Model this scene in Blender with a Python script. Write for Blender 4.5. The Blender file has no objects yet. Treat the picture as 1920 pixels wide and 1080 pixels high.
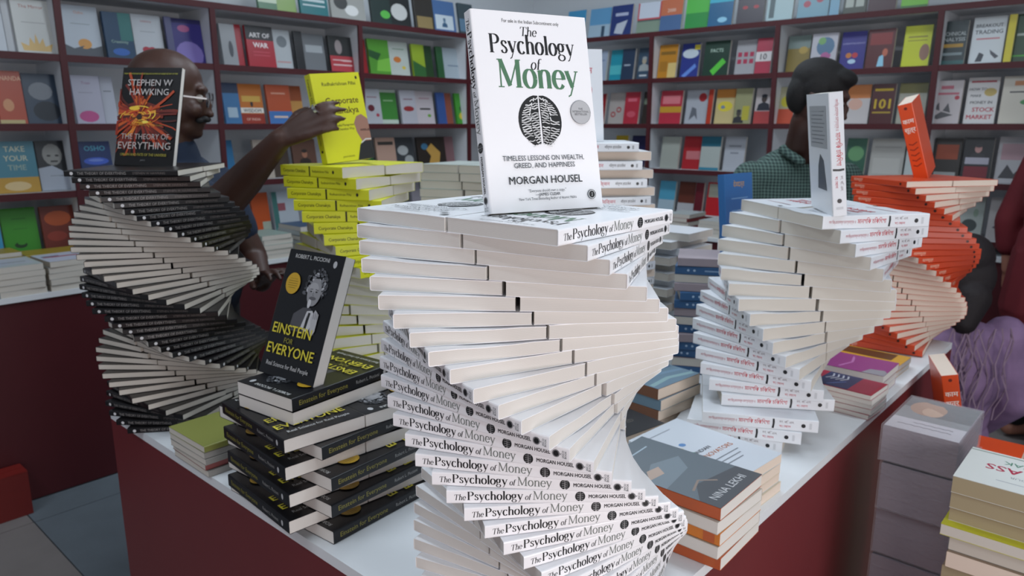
import bpy, math, random
from mathutils import Vector, Matrix, Euler
random.seed(7)
R = math.radians
SC = bpy.context.scene
COL = SC.collection

# ------------------------------------------------------------------ camera, light, exposure
CAM_Z = 1.40
PITCH = 12.48
cam_d = bpy.data.cameras.new('camera')
cam_d.sensor_width = 36.0
cam_d.lens = 26.06
cam_d.clip_start = 0.05
cam_d.dof.use_dof = True
cam_d.dof.focus_distance = 0.80
cam_d.dof.aperture_fstop = 10.0
cam = bpy.data.objects.new('camera', cam_d)
COL.objects.link(cam)
cam.location = (0, 0, CAM_Z)
cam.rotation_euler = (R(90 - PITCH), 0, 0)
SC.camera = cam
SC.view_settings.view_transform = 'Standard'
SC.view_settings.look = 'None'
SC.view_settings.gamma = 1.0
SC.view_settings.use_curve_mapping = False
SC.view_settings.exposure = 0.12

w = bpy.data.worlds.new('hall_light')
SC.world = w
w.use_nodes = True
w.node_tree.nodes['Background'].inputs[0].default_value = (0.80, 0.88, 1.0, 1)
w.node_tree.nodes['Background'].inputs[1].default_value = 0.32

ROOM = R(48)                      # the room's walls and the table are turned 48 degrees to the view
def room(u, v, z=0.0):            # room coordinates (u along left wall, v along right wall) to world
    return Vector((0.669 * u - 0.743 * v, 0.743 * u + 0.669 * v, z))

def area(name, loc, size, size_y, power, color, rot):
    d = bpy.data.lights.new(name, 'AREA')
    d.shape = 'RECTANGLE'; d.size = size; d.size_y = size_y
    d.energy = power; d.color = color
    o = bpy.data.objects.new(name, d)
    COL.objects.link(o)
    o.location = loc; o.rotation_euler = rot
    return o
def lamp_row(u, v, power, color=(0.80, 0.90, 1.0), ln=1.2):
    area('ceiling_lamp_light', room(u, v, 2.90), 0.30, ln, power, color, (0, 0, ROOM))
lamp_row(0.25, 0.1, 6)
lamp_row(1.9, -0.6, 13)
lamp_row(1.5, 1.3, 15)
lamp_row(-0.9, 1.5, 12)
lamp_row(2.9, 2.2, 20)
# added fill lights behind the camera, no real lamps there
area('front_fill_light', (1.7, -0.9, 1.25), 1.2, 0.8, 24, (1.0, 0.96, 0.95), (R(88), 0, R(33)))  # unseen fill from the right, added to brighten the front faces
area('low_fill_light', (0.75, -0.75, 0.70), 0.7, 0.4, 7, (1.0, 0.86, 0.84), (R(97), 0, R(20)))  # unseen low fill, added to lift the lower spines
area('warm_fill_light', (-0.5, -0.7, 0.95), 0.4, 0.4, 2.2, (1.0, 0.60, 0.50), (R(88), 0, R(-15)))  # unseen pinkish fill, added for the warm tint from the left

# ------------------------------------------------------------------ materials
def lin(c):
    return tuple((x / 12.92 if x <= 0.04045 else ((x + 0.055) / 1.055) ** 2.4) for x in c)
def hexc(h):
    return lin(tuple(int(h[i:i + 2], 16) / 255 for i in (0, 2, 4)))
MATS = {}
def mat(name, color, rough=0.5, noise=0.0, nscale=30.0, bump=0.0, coat=0.0, spec=0.5, metal=0.0, col2=None):
    if name in MATS: return MATS[name]
    if isinstance(color, str): color = hexc(color)
    m = bpy.data.materials.new(name); m.use_nodes = True
    nt = m.node_tree; b = nt.nodes['Principled BSDF']
    b.inputs['Base Color'].default_value = (*color, 1)
    b.inputs['Roughness'].default_value = rough
    b.inputs['Metallic'].default_value = metal
    b.inputs['Specular IOR Level'].default_value = spec
    if coat: b.inputs['Coat Weight'].default_value = coat; b.inputs['Coat Roughness'].default_value = 0.15
    if noise or bump:
        tc = nt.nodes.new('ShaderNodeTexCoord'); nz = nt.nodes.new('ShaderNodeTexNoise')
        nz.inputs['Scale'].default_value = nscale; nz.inputs['Detail'].default_value = 4
        nt.links.new(tc.outputs['Object'], nz.inputs['Vector'])
        if noise:
            mx = nt.nodes.new('ShaderNodeMix'); mx.data_type = 'RGBA'
            c2 = hexc(col2) if isinstance(col2, str) else (col2 or tuple(x * (1 - noise) for x in color))
            mx.inputs[6].default_value = (*color, 1); mx.inputs[7].default_value = (*c2, 1)
            nt.links.new(nz.outputs['Fac'], mx.inputs[0]); nt.links.new(mx.outputs[2], b.inputs['Base Color'])
        if bump:
            bp = nt.nodes.new('ShaderNodeBump'); bp.inputs['Strength'].default_value = bump
            bp.inputs['Distance'].default_value = 0.002
            nt.links.new(nz.outputs['Fac'], bp.inputs['Height']); nt.links.new(bp.outputs['Normal'], b.inputs['Normal'])
    MATS[name] = m
    return m
def flat(h, rough=0.38):                      # a printed ink / cover colour
    return mat('print_' + h, h, rough)

def paper(name, h):                           # page block: fine layered lines across the thickness
    m = mat(name, h, 0.75, spec=0.2)
    nt = m.node_tree; b = nt.nodes['Principled BSDF']
    tc = nt.nodes.new('ShaderNodeTexCoord'); wv = nt.nodes.new('ShaderNodeTexWave')
    wv.bands_direction = 'Z'; wv.inputs['Scale'].default_value = 420; wv.inputs['Distortion'].default_value = 2.0
    wv.inputs['Detail'].default_value = 1.0
    mx = nt.nodes.new('ShaderNodeMix'); mx.data_type = 'RGBA'
    c = hexc(h)
    mx.inputs[6].default_value = (*[x * 0.90 for x in c], 1); mx.inputs[7].default_value = (*c, 1)
    bp = nt.nodes.new('ShaderNodeBump'); bp.inputs['Strength'].default_value = 0.15; bp.inputs['Distance'].default_value = 0.0004
    nt.links.new(tc.outputs['Object'], wv.inputs['Vector'])
    nt.links.new(wv.outputs['Fac'], mx.inputs[0]); nt.links.new(mx.outputs[2], b.inputs['Base Color'])
    nt.links.new(wv.outputs['Fac'], bp.inputs['Height']); nt.links.new(bp.outputs['Normal'], b.inputs['Normal'])
    return m
PAPER = paper('page_paper', 'e9e4dc')
PAPER_W = paper('page_paper_white', 'dcd9d3')
PAPER_G = paper('page_paper_grey', 'cfcac0')
PAPER_Y = paper('page_paper_yellowed', 'a4977a')
MAROON = mat('maroon_laminate', '6c2529', 0.45, noise=0.15, nscale=6)
MAROON_D = mat('dark_maroon_laminate', '4c141b', 0.5, noise=0.2, nscale=5)
WHITE_L = mat('white_laminate', 'dfe3e6', 0.4, noise=0.05, nscale=8)
SHELF_W = mat('shelf_white_board', 'd8dbdf', 0.6, noise=0.10, nscale=5)

# ------------------------------------------------------------------ mesh helpers
class MB:
    def __init__(s): s.v = []; s.f = []; s.m = []
    def add(s, vs, fs, mi=0):
        b = len(s.v); s.v += [tuple(x) for x in vs]; s.f += [tuple(b + i for i in f) for f in fs]; s.m += [mi] * len(fs)
    def box(s, x0, x1, y0, y1, z0, z1, mi=0):
        s.add([(x0, y0, z0), (x1, y0, z0), (x1, y1, z0), (x0, y1, z0), (x0, y0, z1), (x1, y0, z1), (x1, y1, z1), (x0, y1, z1)],
              [(0, 3, 2, 1), (4, 5, 6, 7), (0, 1, 5, 4), (1, 2, 6, 5), (2, 3, 7, 6), (3, 0, 4, 7)], mi)
    def mesh(s, name, mats, smooth=False):
        me = bpy.data.meshes.new(name); me.from_pydata(s.v, [], s.f)
        for m in mats: me.materials.append(m)
        if len(mats) > 1: me.polygons.foreach_set('material_index', s.m)
        if smooth: me.polygons.foreach_set('use_smooth', [True] * len(s.f))
        me.update()
        return me
def link(name, me, parent=None, loc=(0, 0, 0), rot=(0, 0, 0)):
    o = bpy.data.objects.new(name, me); COL.objects.link(o)
    if parent is not None: o.parent = parent
    o.location = loc; o.rotation_euler = rot
    return o
def tag(o, label, cat, group=None):
    o['label'] = label; o['category'] = cat
    if group: o['group'] = group
    return o
def struct(o): o['kind'] = 'structure'; return o
def boxes(name, mats, lst, parent=None, loc=(0, 0, 0), rotz=0.0):
    mb = MB()
    for b in lst: mb.box(*b)
    return link(name, mb.mesh(name, mats), parent, loc, (0, 0, rotz))
def empty(name, loc=(0, 0, 0), rot=(0, 0, 0)):
    return link(name, None, None, loc, rot)

# ------------------------------------------------------------------ lettering
_font_cache = {}
def sans(s, bold=0.0):
    k = (s, bold)
    if k in _font_cache: return _font_cache[k]
    c = bpy.data.curves.new('t', 'FONT'); c.body = s; c.size = 1.0; c.resolution_u = 2
    o = bpy.data.objects.new('t', c); COL.objects.link(o)
    dg = bpy.context.evaluated_depsgraph_get()
    me = bpy.data.meshes.new_from_object(o.evaluated_get(dg))
    vs = [(v.co.x, v.co.y) for v in me.vertices]; fs = [tuple(p.vertices) for p in me.polygons]
    bpy.data.objects.remove(o); bpy.data.curves.remove(c); bpy.data.meshes.remove(me)
    if bold:
        b = bold * .55; n = len(vs); v0 = vs; f0 = fs; vs = []; fs = []
        for i, (dx, dy) in enumerate(((-b, 0), (b, 0), (0, b * .7), (0, -b * .7))):
            vs = vs + [(x + dx, y + dy) for x, y in v0]; fs = fs + [tuple(q + n * i for q in f) for f in f0]
    _font_cache[k] = (vs, fs)
    return vs, fs
def arc(cx, cy, rx, ry, a0, a1, n=10):
    return [(cx + rx * math.cos(R(a0 + (a1 - a0) * i / n)), cy + ry * math.sin(R(a0 + (a1 - a0) * i / n))) for i in range(n + 1)]
GL = {   # serif letters drawn as pen strokes: (advance, [strokes]); a stroke is (points, weight)
 'T': (.62, [([(.31, 0), (.31, .7)], 1), ([(.04, .69), (.58, .69)], 0), ([(.05, .69), (.03, .54)], .35), ([(.57, .69), (.59, .54)], .35), ([(.2, .012), (.42, .012)], 0)]),
 'h': (.50, [([(.11, 0), (.11, .73)], 1), (arc(.25, .32, .13, .14, 165, 0, 7) + [(.38, 0)], 1), ([(.03, .01), (.19, .01)], 0), ([(.30, .01), (.46, .01)], 0), ([(.03, .71), (.11, .73)], 0)]),
 'e': (.42, [(arc(.21, .23, .165, .235, 0, 325, 16), 1), ([(.06, .25), (.37, .25)], 0)]),
 'P': (.56, [([(.14, 0), (.14, .7)], 1), ([(.14, .69), (.28, .69)] + arc(.28, .52, .2, .17, 90, -90, 10) + [(.14, .35)], 1), ([(.04, .012), (.25, .012)], 0), ([(.04, .69), (.14, .69)], 0)]),
 's': (.37, [([(.30, .36), (.26, .43), (.19, .462), (.11, .44), (.08, .37), (.11, .30), (.19, .25), (.27, .19), (.30, .11), (.26, .03), (.18, 0), (.09, .03), (.06, .11)], .8)]),
 'y': (.46, [([(.07, .45), (.23, .04)], 1), ([(.39, .45), (.23, .02), (.15, -.16), (.07, -.2)], .15), ([(.0, .45), (.15, .45)], 0), ([(.32, .45), (.45, .45)], 0)]),
 'c': (.40, [(arc(.21, .23, .16, .235, 42, 322, 14), 1)]),
 'o': (.45, [(arc(.22, .23, .17, .235, 0, 360, 20), 1)]),
 'l': (.24, [([(.12, 0), (.12, .73)], 1), ([(.03, .01), (.21, .01)], 0), ([(.03, .71), (.12, .73)], 0)]),
 'g': (.46, [(arc(.19, .31, .13, .155, 0, 360, 18), 1), ([(.29, .41), (.35, .46), (.42, .44)], .3), ([(.11, .18), (.08, .10), (.15, .04)], .4), (arc(.21, -.08, .16, .115, 130, 490, 18), .6)]),
 'f': (.30, [([(.13, 0), (.13, .58)] + arc(.25, .58, .12, .13, 180, 50, 6), 1), ([(.03, .44), (.26, .44)], 0), ([(.05, .01), (.23, .01)], 0)]),
 'M': (.80, [([(.10, 0), (.12, .7)], .15), ([(.13, .69), (.38, .04)], 1), ([(.38, .04), (.66, .7)], .15), ([(.66, .7), (.66, 0)], 1), ([(.02, .012), (.2, .012)], 0), ([(.56, .012), (.77, .012)], 0), ([(.03, .69), (.14, .69)], 0), ([(.66, .69), (.76, .69)], 0)]),
 'n': (.50, [([(.11, 0), (.11, .44)], 1), (arc(.25, .32, .13, .14, 165, 0, 7) + [(.38, 0)], 1), ([(.03, .01), (.19, .01)], 0), ([(.30, .01), (.46, .01)], 0), ([(.03, .43), (.11, .45)], 0)]),
}
def serif(s, thick=.10, thin=.026, slant=0.0):
    vs, fs, x = [], [], 0.0
    for ch in s:
        if ch == ' ': x += .22; continue
        adv, strokes = GL[ch]
        for pts, wt in strokes:
            b = len(vs); n = len(pts)
            for i, p in enumerate(pts):
                q0 = pts[max(0, i - 1)]; q1 = pts[min(n - 1, i + 1)]
                dx, dy = q1[0] - q0[0], q1[1] - q0[1]; L = math.hypot(dx, dy) or 1
                dx /= L; dy /= L
                w = .5 * (thin + (thick - thin) * wt * abs(dy) ** 1.3)
                for sg in (1, -1):
                    X = p[0] - dy * w * sg; Y = p[1] + dx * w * sg
                    vs.append((x + X + slant * Y, Y))
            for i in range(n - 1): fs.append((b + 2 * i, b + 2 * i + 1, b + 2 * i + 3, b + 2 * i + 2))
        x += adv
    return vs, fs
class Art:
    """flat print collected in 2-D and laid on a face of an object"""
    def __init__(s): s.p = []
    def put(s, vf, h, x, y, size, align='c', rot=0, maxw=None, sx=1.0, rough=.4):
        vs, fs = vf
        if not vs: return s
        x0 = min(v[0] for v in vs); x1 = max(v[0] for v in vs)
        k = size
        if maxw and (x1 - x0) * k * sx > maxw: sx = maxw / ((x1 - x0) * k)
        off = {'c': -(x0 + x1) / 2, 'l': -x0, 'r': -x1}[align]
        c, n = math.cos(R(rot)), math.sin(R(rot))
        out = [(x + c * (a + off) * k * sx - n * b * k, y + n * (a + off) * k * sx + c * b * k) for a, b in vs]
        s.p.append((out, fs, h, rough)); return s
    def text(s, t, h, x, y, size, bold=0.0, **k): return s.put(sans(t, bold), h, x, y, size, **k)
    def ser(s, t, h, x, y, size, thick=.10, thin=.026, slant=0, **k): return s.put(serif(t, thick, thin, slant), h, x, y, size, **k)
    def rect(s, h, x0, x1, y0, y1, rough=.4): s.p.append(([(x0, y0), (x1, y0), (x1, y1), (x0, y1)], [(0, 1, 2, 3)], h, rough)); return s
    def poly(s, h, pts, rough=.4): s.p.append((pts, [tuple(range(len(pts)))], h, rough)); return s
    def ell(s, h, x, y, rx, ry=None, n=20): s.poly(h, arc(x, y, rx, ry or rx, 0, 360 - 360 / n, n - 1)); return s
    def stroke(s, h, pts, w):
        vs = []; n = len(pts)
        for i, p in enumerate(pts):
            q0 = pts[max(0, i - 1)]; q1 = pts[min(n - 1, i + 1)]
            dx, dy = q1[0] - q0[0], q1[1] - q0[1]; L = math.hypot(dx, dy) or 1
            vs += [(p[0] - dy / L * w / 2, p[1] + dx / L * w / 2), (p[0] + dy / L * w / 2, p[1] - dx / L * w / 2)]
        s.p.append((vs, [(2 * i, 2 * i + 1, 2 * i + 3, 2 * i + 2) for i in range(n - 1)], h, .4)); return s
    def mesh(s, name, O, A, B, N, lift=.00018):
        O, A, B, N = map(Vector, (O, A, B, N)); mb = MB(); ms = []; 
        for i, (vs, fs, h, ro) in enumerate(s.p):
            m = flat(h, ro)
            if m not in ms: ms.append(m)
            q = len(vs)
            mb.add([O + A * a + B * b + N * (lift + .000014 * i + .00006 * j / q) for j, (a, b) in enumerate(vs)], fs, ms.index(m))
        return mb.mesh(name, ms)
def front(art, W, L, t, name='cover_lettering'):
    return art.mesh(name, (0, 0, t / 2), (1, 0, 0), (0, 1, 0), (0, 0, 1))
def spine(art, W, L, t, name='spine_lettering', flip=False):
    if flip: return art.mesh(name, (-W / 2, 0, 0), (0, 1, 0), (0, 0, -1), (-1, 0, 0))
    return art.mesh(name, (-W / 2, 0, 0), (0, -1, 0), (0, 0, 1), (-1, 0, 0))

# ------------------------------------------------------------------ books
# local frame of a book: spine at -x, head at +y, front cover at +z, origin in the middle
_bk = {}
def book_meshes(W, L, t, cover, pages, warp=0, sheet=.0007):
    key = (round(W, 4), round(L, 4), round(t, 4), cover.name, pages.name, warp)
    if key in _bk: return _bk[key]
    s = sheet; r = min(.0018, t * .2)
    nx = 5 if warp else 1; ny = 8 if warp else 1
    rnd = random.Random(warp * 17 + 3)
    amps = [rnd.uniform(.1, .34) if rnd.random() < .4 else 0 for _ in range(8)]; ph = [rnd.uniform(0, 6.28) for _ in range(8)]
    def g(x, y, z):
        if not warp: return z
        X = (x + W / 2) / W; Y = y / L + .5
        e1 = amps[0] * max(0, math.sin(3.1 * X * 2 + ph[0])) ** 2 * (2 * Y - 1) ** 4
        e2 = amps[1] * max(0, math.sin(3.1 * Y * 2.5 + ph[1])) ** 2 * X ** 3
        e3 = amps[2] * max(0, math.sin(3.1 * X * 1.5 + ph[2])) ** 2 * (2 * Y - 1) ** 4
        return z * (1 - (e1 + e2 if z > 0 else e3 + e2 * .5))
    outer = [(W / 2 - (W - r) * i / nx, t / 2) for i in range(nx)] + [(-W / 2 + r, t / 2), (-W / 2 + .3 * r, t / 2 - .3 * r), (-W / 2, t / 2 - r)]
    outer += [(x, -z) for x, z in reversed(outer)]
    inner = [(W / 2 - (W - r) * i / nx, t / 2 - s) for i in range(nx)] + [(-W / 2 + r, t / 2 - s), (-W / 2 + .3 * r + s * .7, t / 2 - .3 * r - s * .7), (-W / 2 + s, t / 2 - r)]
    inner += [(x, -z) for x, z in reversed(inner)]
    mb = MB(); n = len(outer); vs = []
    for j in range(ny + 1):
        y = -L / 2 + L * j / ny
        vs += [(x, y, g(x, y, z)) for x, z in outer] + [(x, y, g(x, y, z)) for x, z in inner]
    fs = []
    for j in range(ny):
        a = j * 2 * n; b = a + 2 * n
        for i in range(n - 1):
            fs.append((a + i, a + i + 1, b + i + 1, b + i)); fs.append((a + n + i + 1, a + n + i, b + n + i, b + n + i + 1))
        for i in (0, n - 1):
            q = (a + i, b + i, b + n + i, a + n + i); fs.append(q if i == 0 else q[::-1])
    for a, fl in ((0, 0), (ny * 2 * n, 1)):
        for i in range(n - 1):
            q = (a + i, a + n + i, a + n + i + 1, a + i + 1); fs.append(q[::-1] if fl else q)
    mb.add(vs, fs)
    cm = mb.mesh('book_cover', [cover])
    mb = MB(); e = .0004; X0 = -W / 2 + s; X1 = W / 2 - e; Y = L / 2 - e; Z = t / 2 - s
    px = 5 if warp else 1; vs = []
    for j in range(ny + 1):
        for k in (1, -1):
            for i in range(px + 1):
                x = X0 + (X1 - X0) * i / px; y = -Y + 2 * Y * j / ny
                z = k * (g(x, y, t / 2 * k) * k - s)
                vs.append((x, y, z))
    q = 2 * (px + 1); fs = []
    for j in range(ny):
        a = j * q; b = a + q
        for i in range(px):
            fs.append((a + i, a + i + 1, b + i + 1, b + i)); c = px + 1
            fs.append((a + c + i + 1, a + c + i, b + c + i, b + c + i + 1))
        fs.append((a + px, a + q - 1, b + q - 1, b + px)); fs.append((a + px + 1, a, b, b + px + 1))
    for a, fl in ((0, 0), (ny * q, 1)):
        for i in range(px):
            f = (a + i, a + px + 1 + i, a + px + 2 + i, a + i + 1); fs.append(f[::-1] if fl else f)
    mb.add(vs, fs)
    pm = mb.mesh('page_block', [pages])
    _bk[key] = (cm, pm)
    return cm, pm
def book(meshes, mtx, decals, label, group, name='paperback_book', cat='book'):
    o = link(name, meshes[0]); o.matrix_world = mtx
    tag(o, label, cat, group)
    link('page_block', meshes[1], o)
    for d in decals: link(d.name.split('.')[0], d, o)
    return o
def flat_mtx(x, y, z, az, face=1):
    """book lying flat, centre at (x,y,z); az = azimuth (clockwise from +Y) in which its head points"""
    a = R(az); Y = Vector((math.sin(a), math.cos(a), 0)); Z = Vector((0, 0, face)); X = Y.cross(Z)
    m = Matrix((X, Y, Z)).transposed().to_4x4(); m.translation = (x, y, z)
    return m
def stand_mtx(bl, az, lean, W, L, t, roll=0.0):
    """book standing on its tail; bl = front lower spine corner, az = azimuth of the bottom edge seen left to right, lean back in degrees"""
    a = R(az); X = Vector((math.sin(a), math.cos(a), 0)); N = Vector((math.sin(a + math.pi / 2), math.cos(a + math.pi / 2), 0))
    th = R(lean); Y = Vector((0, 0, 1)) * math.cos(th) - N * math.sin(th); Z = N * math.cos(th) + Vector((0, 0, 1)) * math.sin(th)
    if roll:
        q = Matrix.Rotation(R(roll), 3, Z); X = q @ X; Y = q @ Y
    m = Matrix((X, Y, Z)).transposed().to_4x4()
    m.translation = Vector(bl) + X * (W / 2) + Y * (L / 2) - Z * (t / 2)
    return m
OCT = ['back', 'back-right', 'right', 'front-right', 'front', 'front-left', 'left', 'back-left']
def octant(az): return OCT[int(((az % 360) + 22.5) // 45) % 8]
def ordn(n): return '%d%s' % (n, 'th' if 10 <= n % 100 <= 20 else {1: 'st', 2: 'nd', 3: 'rd'}.get(n % 10, 'th'))

def spiral(bname, N, cx, cy, ztop, step, W2, dx, dy, ang, dims, cover, pages, decals, what, where, group, warps=1, jit=.0015, top_decals=(), pages_fn=None, pairgap=.001, flipped=False):
    W, L, t = dims
    for n in range(N):
        a_deg = ang(n); a = R(a_deg)
        sd = Vector((math.sin(a), math.cos(a), 0)); pd = Vector((-math.cos(a), math.sin(a), 0))
        c = Vector((cx + dx * n, cy + dy * n, 0))
        z = CAM_Z + ztop - step * n - t / 2
        for side in (-1, 1):
            j = random.uniform(-jit, jit); j2 = random.uniform(-jit, jit)
            off = pd * side * (W2 - W / 2 + abs(j) * .6) + sd * j2
            az = a_deg + (180 if side == -1 else 0)
            face = -1 if flipped else 1
            p = c + off; wob = random.uniform(-.6, .6) if side == -1 else wob
            # head points to -sd for the near-side book, +sd for the other: spine always outside
            haz = az if not flipped else az + 180
            m = flat_mtx(p.x, p.y, z, haz + wob, face)
            out = pd * side; kw = dict(name=bname)
            oaz = math.degrees(math.atan2(out.x, out.y))
            wv = random.randint(1, warps) if warps > 1 else 0
            ms = book_meshes(W, L, t, cover, pages, wv)
            dl = list(decals) + (list(top_decals) if n == 0 else [])
            book(ms, m, dl, ('%s, %s layer from top of the %s, spine facing %s' % (what, ordn(n + 1), where, octant(oaz))) if n else
                 '%s in the top layer of the %s, spine facing %s' % (what, where, octant(oaz)), group, **kw)
def interp(ks, vs):
    def f(n):
        if n <= ks[0]: return vs[0] + (n - ks[0]) * (vs[1] - vs[0]) / (ks[1] - ks[0])
        for i in range(len(ks) - 1):
            if n <= ks[i + 1] or i == len(ks) - 2:
                return vs[i] + (n - ks[i]) * (vs[i + 1] - vs[i]) / (ks[i + 1] - ks[i])
    return f

# ------------------------------------------------------------------ the room shell
LV, RU = 3.43, 4.08                 # left wall shelving at v = LV, right wall shelving at u = RU
TT = 0.77                           # table top height
def rbox(name, mats, lst, struc=True, z=0):
    """boxes in room coordinates (u0,u1,v0,v1,z0,z1[,mat])"""
    o = boxes(name, mats, lst, None, (0, 0, z), ROOM)
    if struc: struct(o)
    return o
GREY_T = mat('grey_blue_floor', '6d7880', 0.75, noise=0.25, nscale=9, bump=.2)
BEIGE_T = mat('beige_floor', '86817f', 0.75, noise=0.2, nscale=9, bump=.2)
fl = rbox('floor', [GREY_T], [(-3.2, 4.7, -3.5, 4.1, -.06, -.012)])
k = 0
for i in range(-5, 7):
    for j in range(-5, 6):
        u0 = .65 + i * .62; v0 = -.1 + j * .75
        if u0 + .62 > 4.7 or v0 + .75 > 4.1 or u0 < -3.2 or v0 < -3.5: continue
        boxes('floor_tile', [BEIGE_T if i % 2 else GREY_T], [(u0 + .002, u0 + .618, v0 + .002, v0 + .748, -.011, 0)], fl)
rbox('wall_left', [mat('wall_paint', 'c9ced2', .8, noise=.05)], [(-3.2, 4.7, 3.76, 3.86, 0, 3)])
rbox('wall_right', [MATS['wall_paint']], [(4.41, 4.51, -3.5, 3.76, 0, 3)])
rbox('ceiling', [mat('ceiling_board', 'd5d9dc', .8, noise=.04)], [(-3.2, 4.51, -3.5, 3.86, 3.0, 3.06)])
for (u, v) in ((0.25, .1), (1.9, -.6), (1.5, 1.3), (-.9, 1.5), (2.9, 2.2)):
    t = empty('ceiling_lamp', room(u, v, 2.93), (0, 0, ROOM))
    tag(t, 'long white ceiling lamp above the book hall, out of the picture', 'lamp', 'ceiling lamps of the hall')
    boxes('lamp_housing', [WHITE_L], [(-.17, .17, -.62, .62, .03, .07)], t)
    m = mat('lamp_diffuser', (1, 1, 1), .5)
    m.node_tree.nodes['Principled BSDF'].inputs['Emission Color'].default_value = (.86, .93, 1, 1)
    m.node_tree.nodes['Principled BSDF'].inputs['Emission Strength'].default_value = 2.0
    boxes('diffuser', [m], [(-.15, .15, -.6, .6, .0, .03)], t)

# shelving: along the left wall and along the right wall
SP = .272
ROWS = [CAM_Z + k * SP for k in (-2, -1, 0, 1, 2)]
EDGE = MAROON_D
def shelving(label, name, along, lo, hi, dividers, wall):
    t = empty(name, (0, 0, 0), (0, 0, ROOM)); tag(t, label, 'bookcase')
    D0 = wall; D1 = wall + .31
    def bx(a0, a1, d0, d1, z0, z1): return (a0, a1, d0, d1, z0, z1) if along == 'u' else (d0, d1, a0, a1, z0, z1)
    boxes('back_panel', [SHELF_W], [bx(lo, hi, D1, D1 + .015, .80, 1.944)], t)
    for z in ROWS:
        boxes('shelf_board', [SHELF_W], [bx(lo, hi, D0 + .006, D1, z - .022, z)], t)
        boxes('shelf_edge', [EDGE], [bx(lo, hi, D0 - .004, D0 + .006, z - .027, z + .001)], t)
    for a in dividers:
        boxes('divider', [SHELF_W], [bx(a - .011, a + .011, D0 + .006, D1, .80, 1.922)], t)
        boxes('divider_edge', [EDGE], [bx(a - .013, a + .013, D0 - .006, D0 + .0055, .80, 1.917)], t)
    return t
LDIV = [-.29, .46, 1.106, 1.75, 2.58, 3.40]
RDIV = [2.53, 1.745, .96, .17, -.62]
shelving('white bookcase with maroon edges along the left wall, full of face-out books', 'wall_bookcase', 'u', -1.0, RU + .30, LDIV, LV)
shelving('white bookcase with maroon edges along the right wall, full of face-out books', 'wall_bookcase', 'v', -1.4, LV - .02, RDIV, RU)
# low counters in front of the bookcases
def counter(label, lst_body, lst_top):
    t = empty('display_counter', (0, 0, 0), (0, 0, ROOM)); tag(t, label, 'counter')
    boxes('body', [MAROON_D], lst_body, t); boxes('counter_top', [WHITE_L], lst_top, t)
CT = .79
counter('dark maroon counter under the left bookcase, covered with book piles', [(-1.0, RU - .02, 3.08, LV + .25, 0.005, CT - .02)], [(-1.0, RU - .02, 3.07, LV + .25, CT - .02, CT)])
counter('dark maroon counter under the right bookcase behind the table', [(RU - .35, RU + .25, 1.35, 3.06, 0.005, CT - .02), (RU - .03, RU + .25, -1.4, 1.35, .005, CT - .02)], [(RU - .36, RU + .25, 1.34, 3.06, CT - .02, CT), (RU - .04, RU + .25, -1.4, 1.34, CT - .02, CT)])

# display table
tb = empty('display_table', room(0, 0, 0), (0, 0, ROOM))
tag(tb, 'large maroon display table with a white top holding the book spirals', 'table')
U0, U1, V0, V1 = .56, 2.43, .44, 1.72
for nm, b in (('side_panel', (U0, U0 + .018, V0, V1, .005, TT - .018)), ('side_panel', (U0 + .018, U1, V0, V0 + .018, .005, TT - .018)),
              ('side_panel', (U1 - .018, U1, V0 + .018, V1, .005, TT - .018)), ('side_panel', (U0 + .018, U1 - .018, V1 - .018, V1, .005, TT - .018))):
    boxes(nm, [MAROON], [b], tb)
boxes('table_top', [WHITE_L], [(U0, U1, V0, V1, TT - .018, TT)], tb)

# ------------------------------------------------------------------ printed designs
INK = '17181b'
def brain(art, cx, cy, rx, ry, ink='1b1c1e', pale='d9dadb', fine=True):
    for sg in (-1, 1):
        pts = [(cx + sg * rx * .03, cy + ry * .97)] + [(cx + sg * rx * (.03 + .97 * abs(math.sin(R(a)))) * (1 if a < 130 else .93), cy + ry * math.cos(R(a))) for a in range(12, 172, 10)] + [(cx + sg * rx * .05, cy - ry * .86)]
        art.poly(ink, pts if sg < 0 else pts[::-1])
    if not fine:
        for i in range(4):
            art.stroke(pale, [(cx - rx * .6, cy + ry * (.55 - .4 * i)), (cx - rx * .2, cy + ry * (.7 - .4 * i)), (cx + rx * .2, cy + ry * (.5 - .4 * i)), (cx + rx * .6, cy + ry * (.62 - .4 * i))], ry * .09)
        return art
    rn = random.Random(3)
    for sg in (-1, 1):
        for i in range(20):
            yy = cy + ry * (.88 - .092 * i)
            span = math.sqrt(max(0.05, 1 - ((yy - cy) / ry) ** 2)) * .90
            for (f0, f1) in ((.07, .46), (.50, .97)):
                if rn.random() < .10: continue
                pts = []
                for q in range(7):
                    f = f0 + (f1 - f0) * q / 6
                    pts.append((cx + sg * rx * span * f, yy - ry * .12 * f + ry * .020 * math.sin(q * 1.15 + i * 1.7 + f0 * 9)))
                art.stroke(pale, pts, ry * (.026 + .022 * rn.random()))
            if i % 2 == 0 and i < 9:
                f = .45 + .1 * rn.random()
                art.stroke(pale, [(cx + sg * rx * span * f, yy), (cx + sg * rx * span * (f + .04), yy - ry * .13)], ry * .045)
    return art
MW, ML, MT = .1452, .216, .0160
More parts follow.
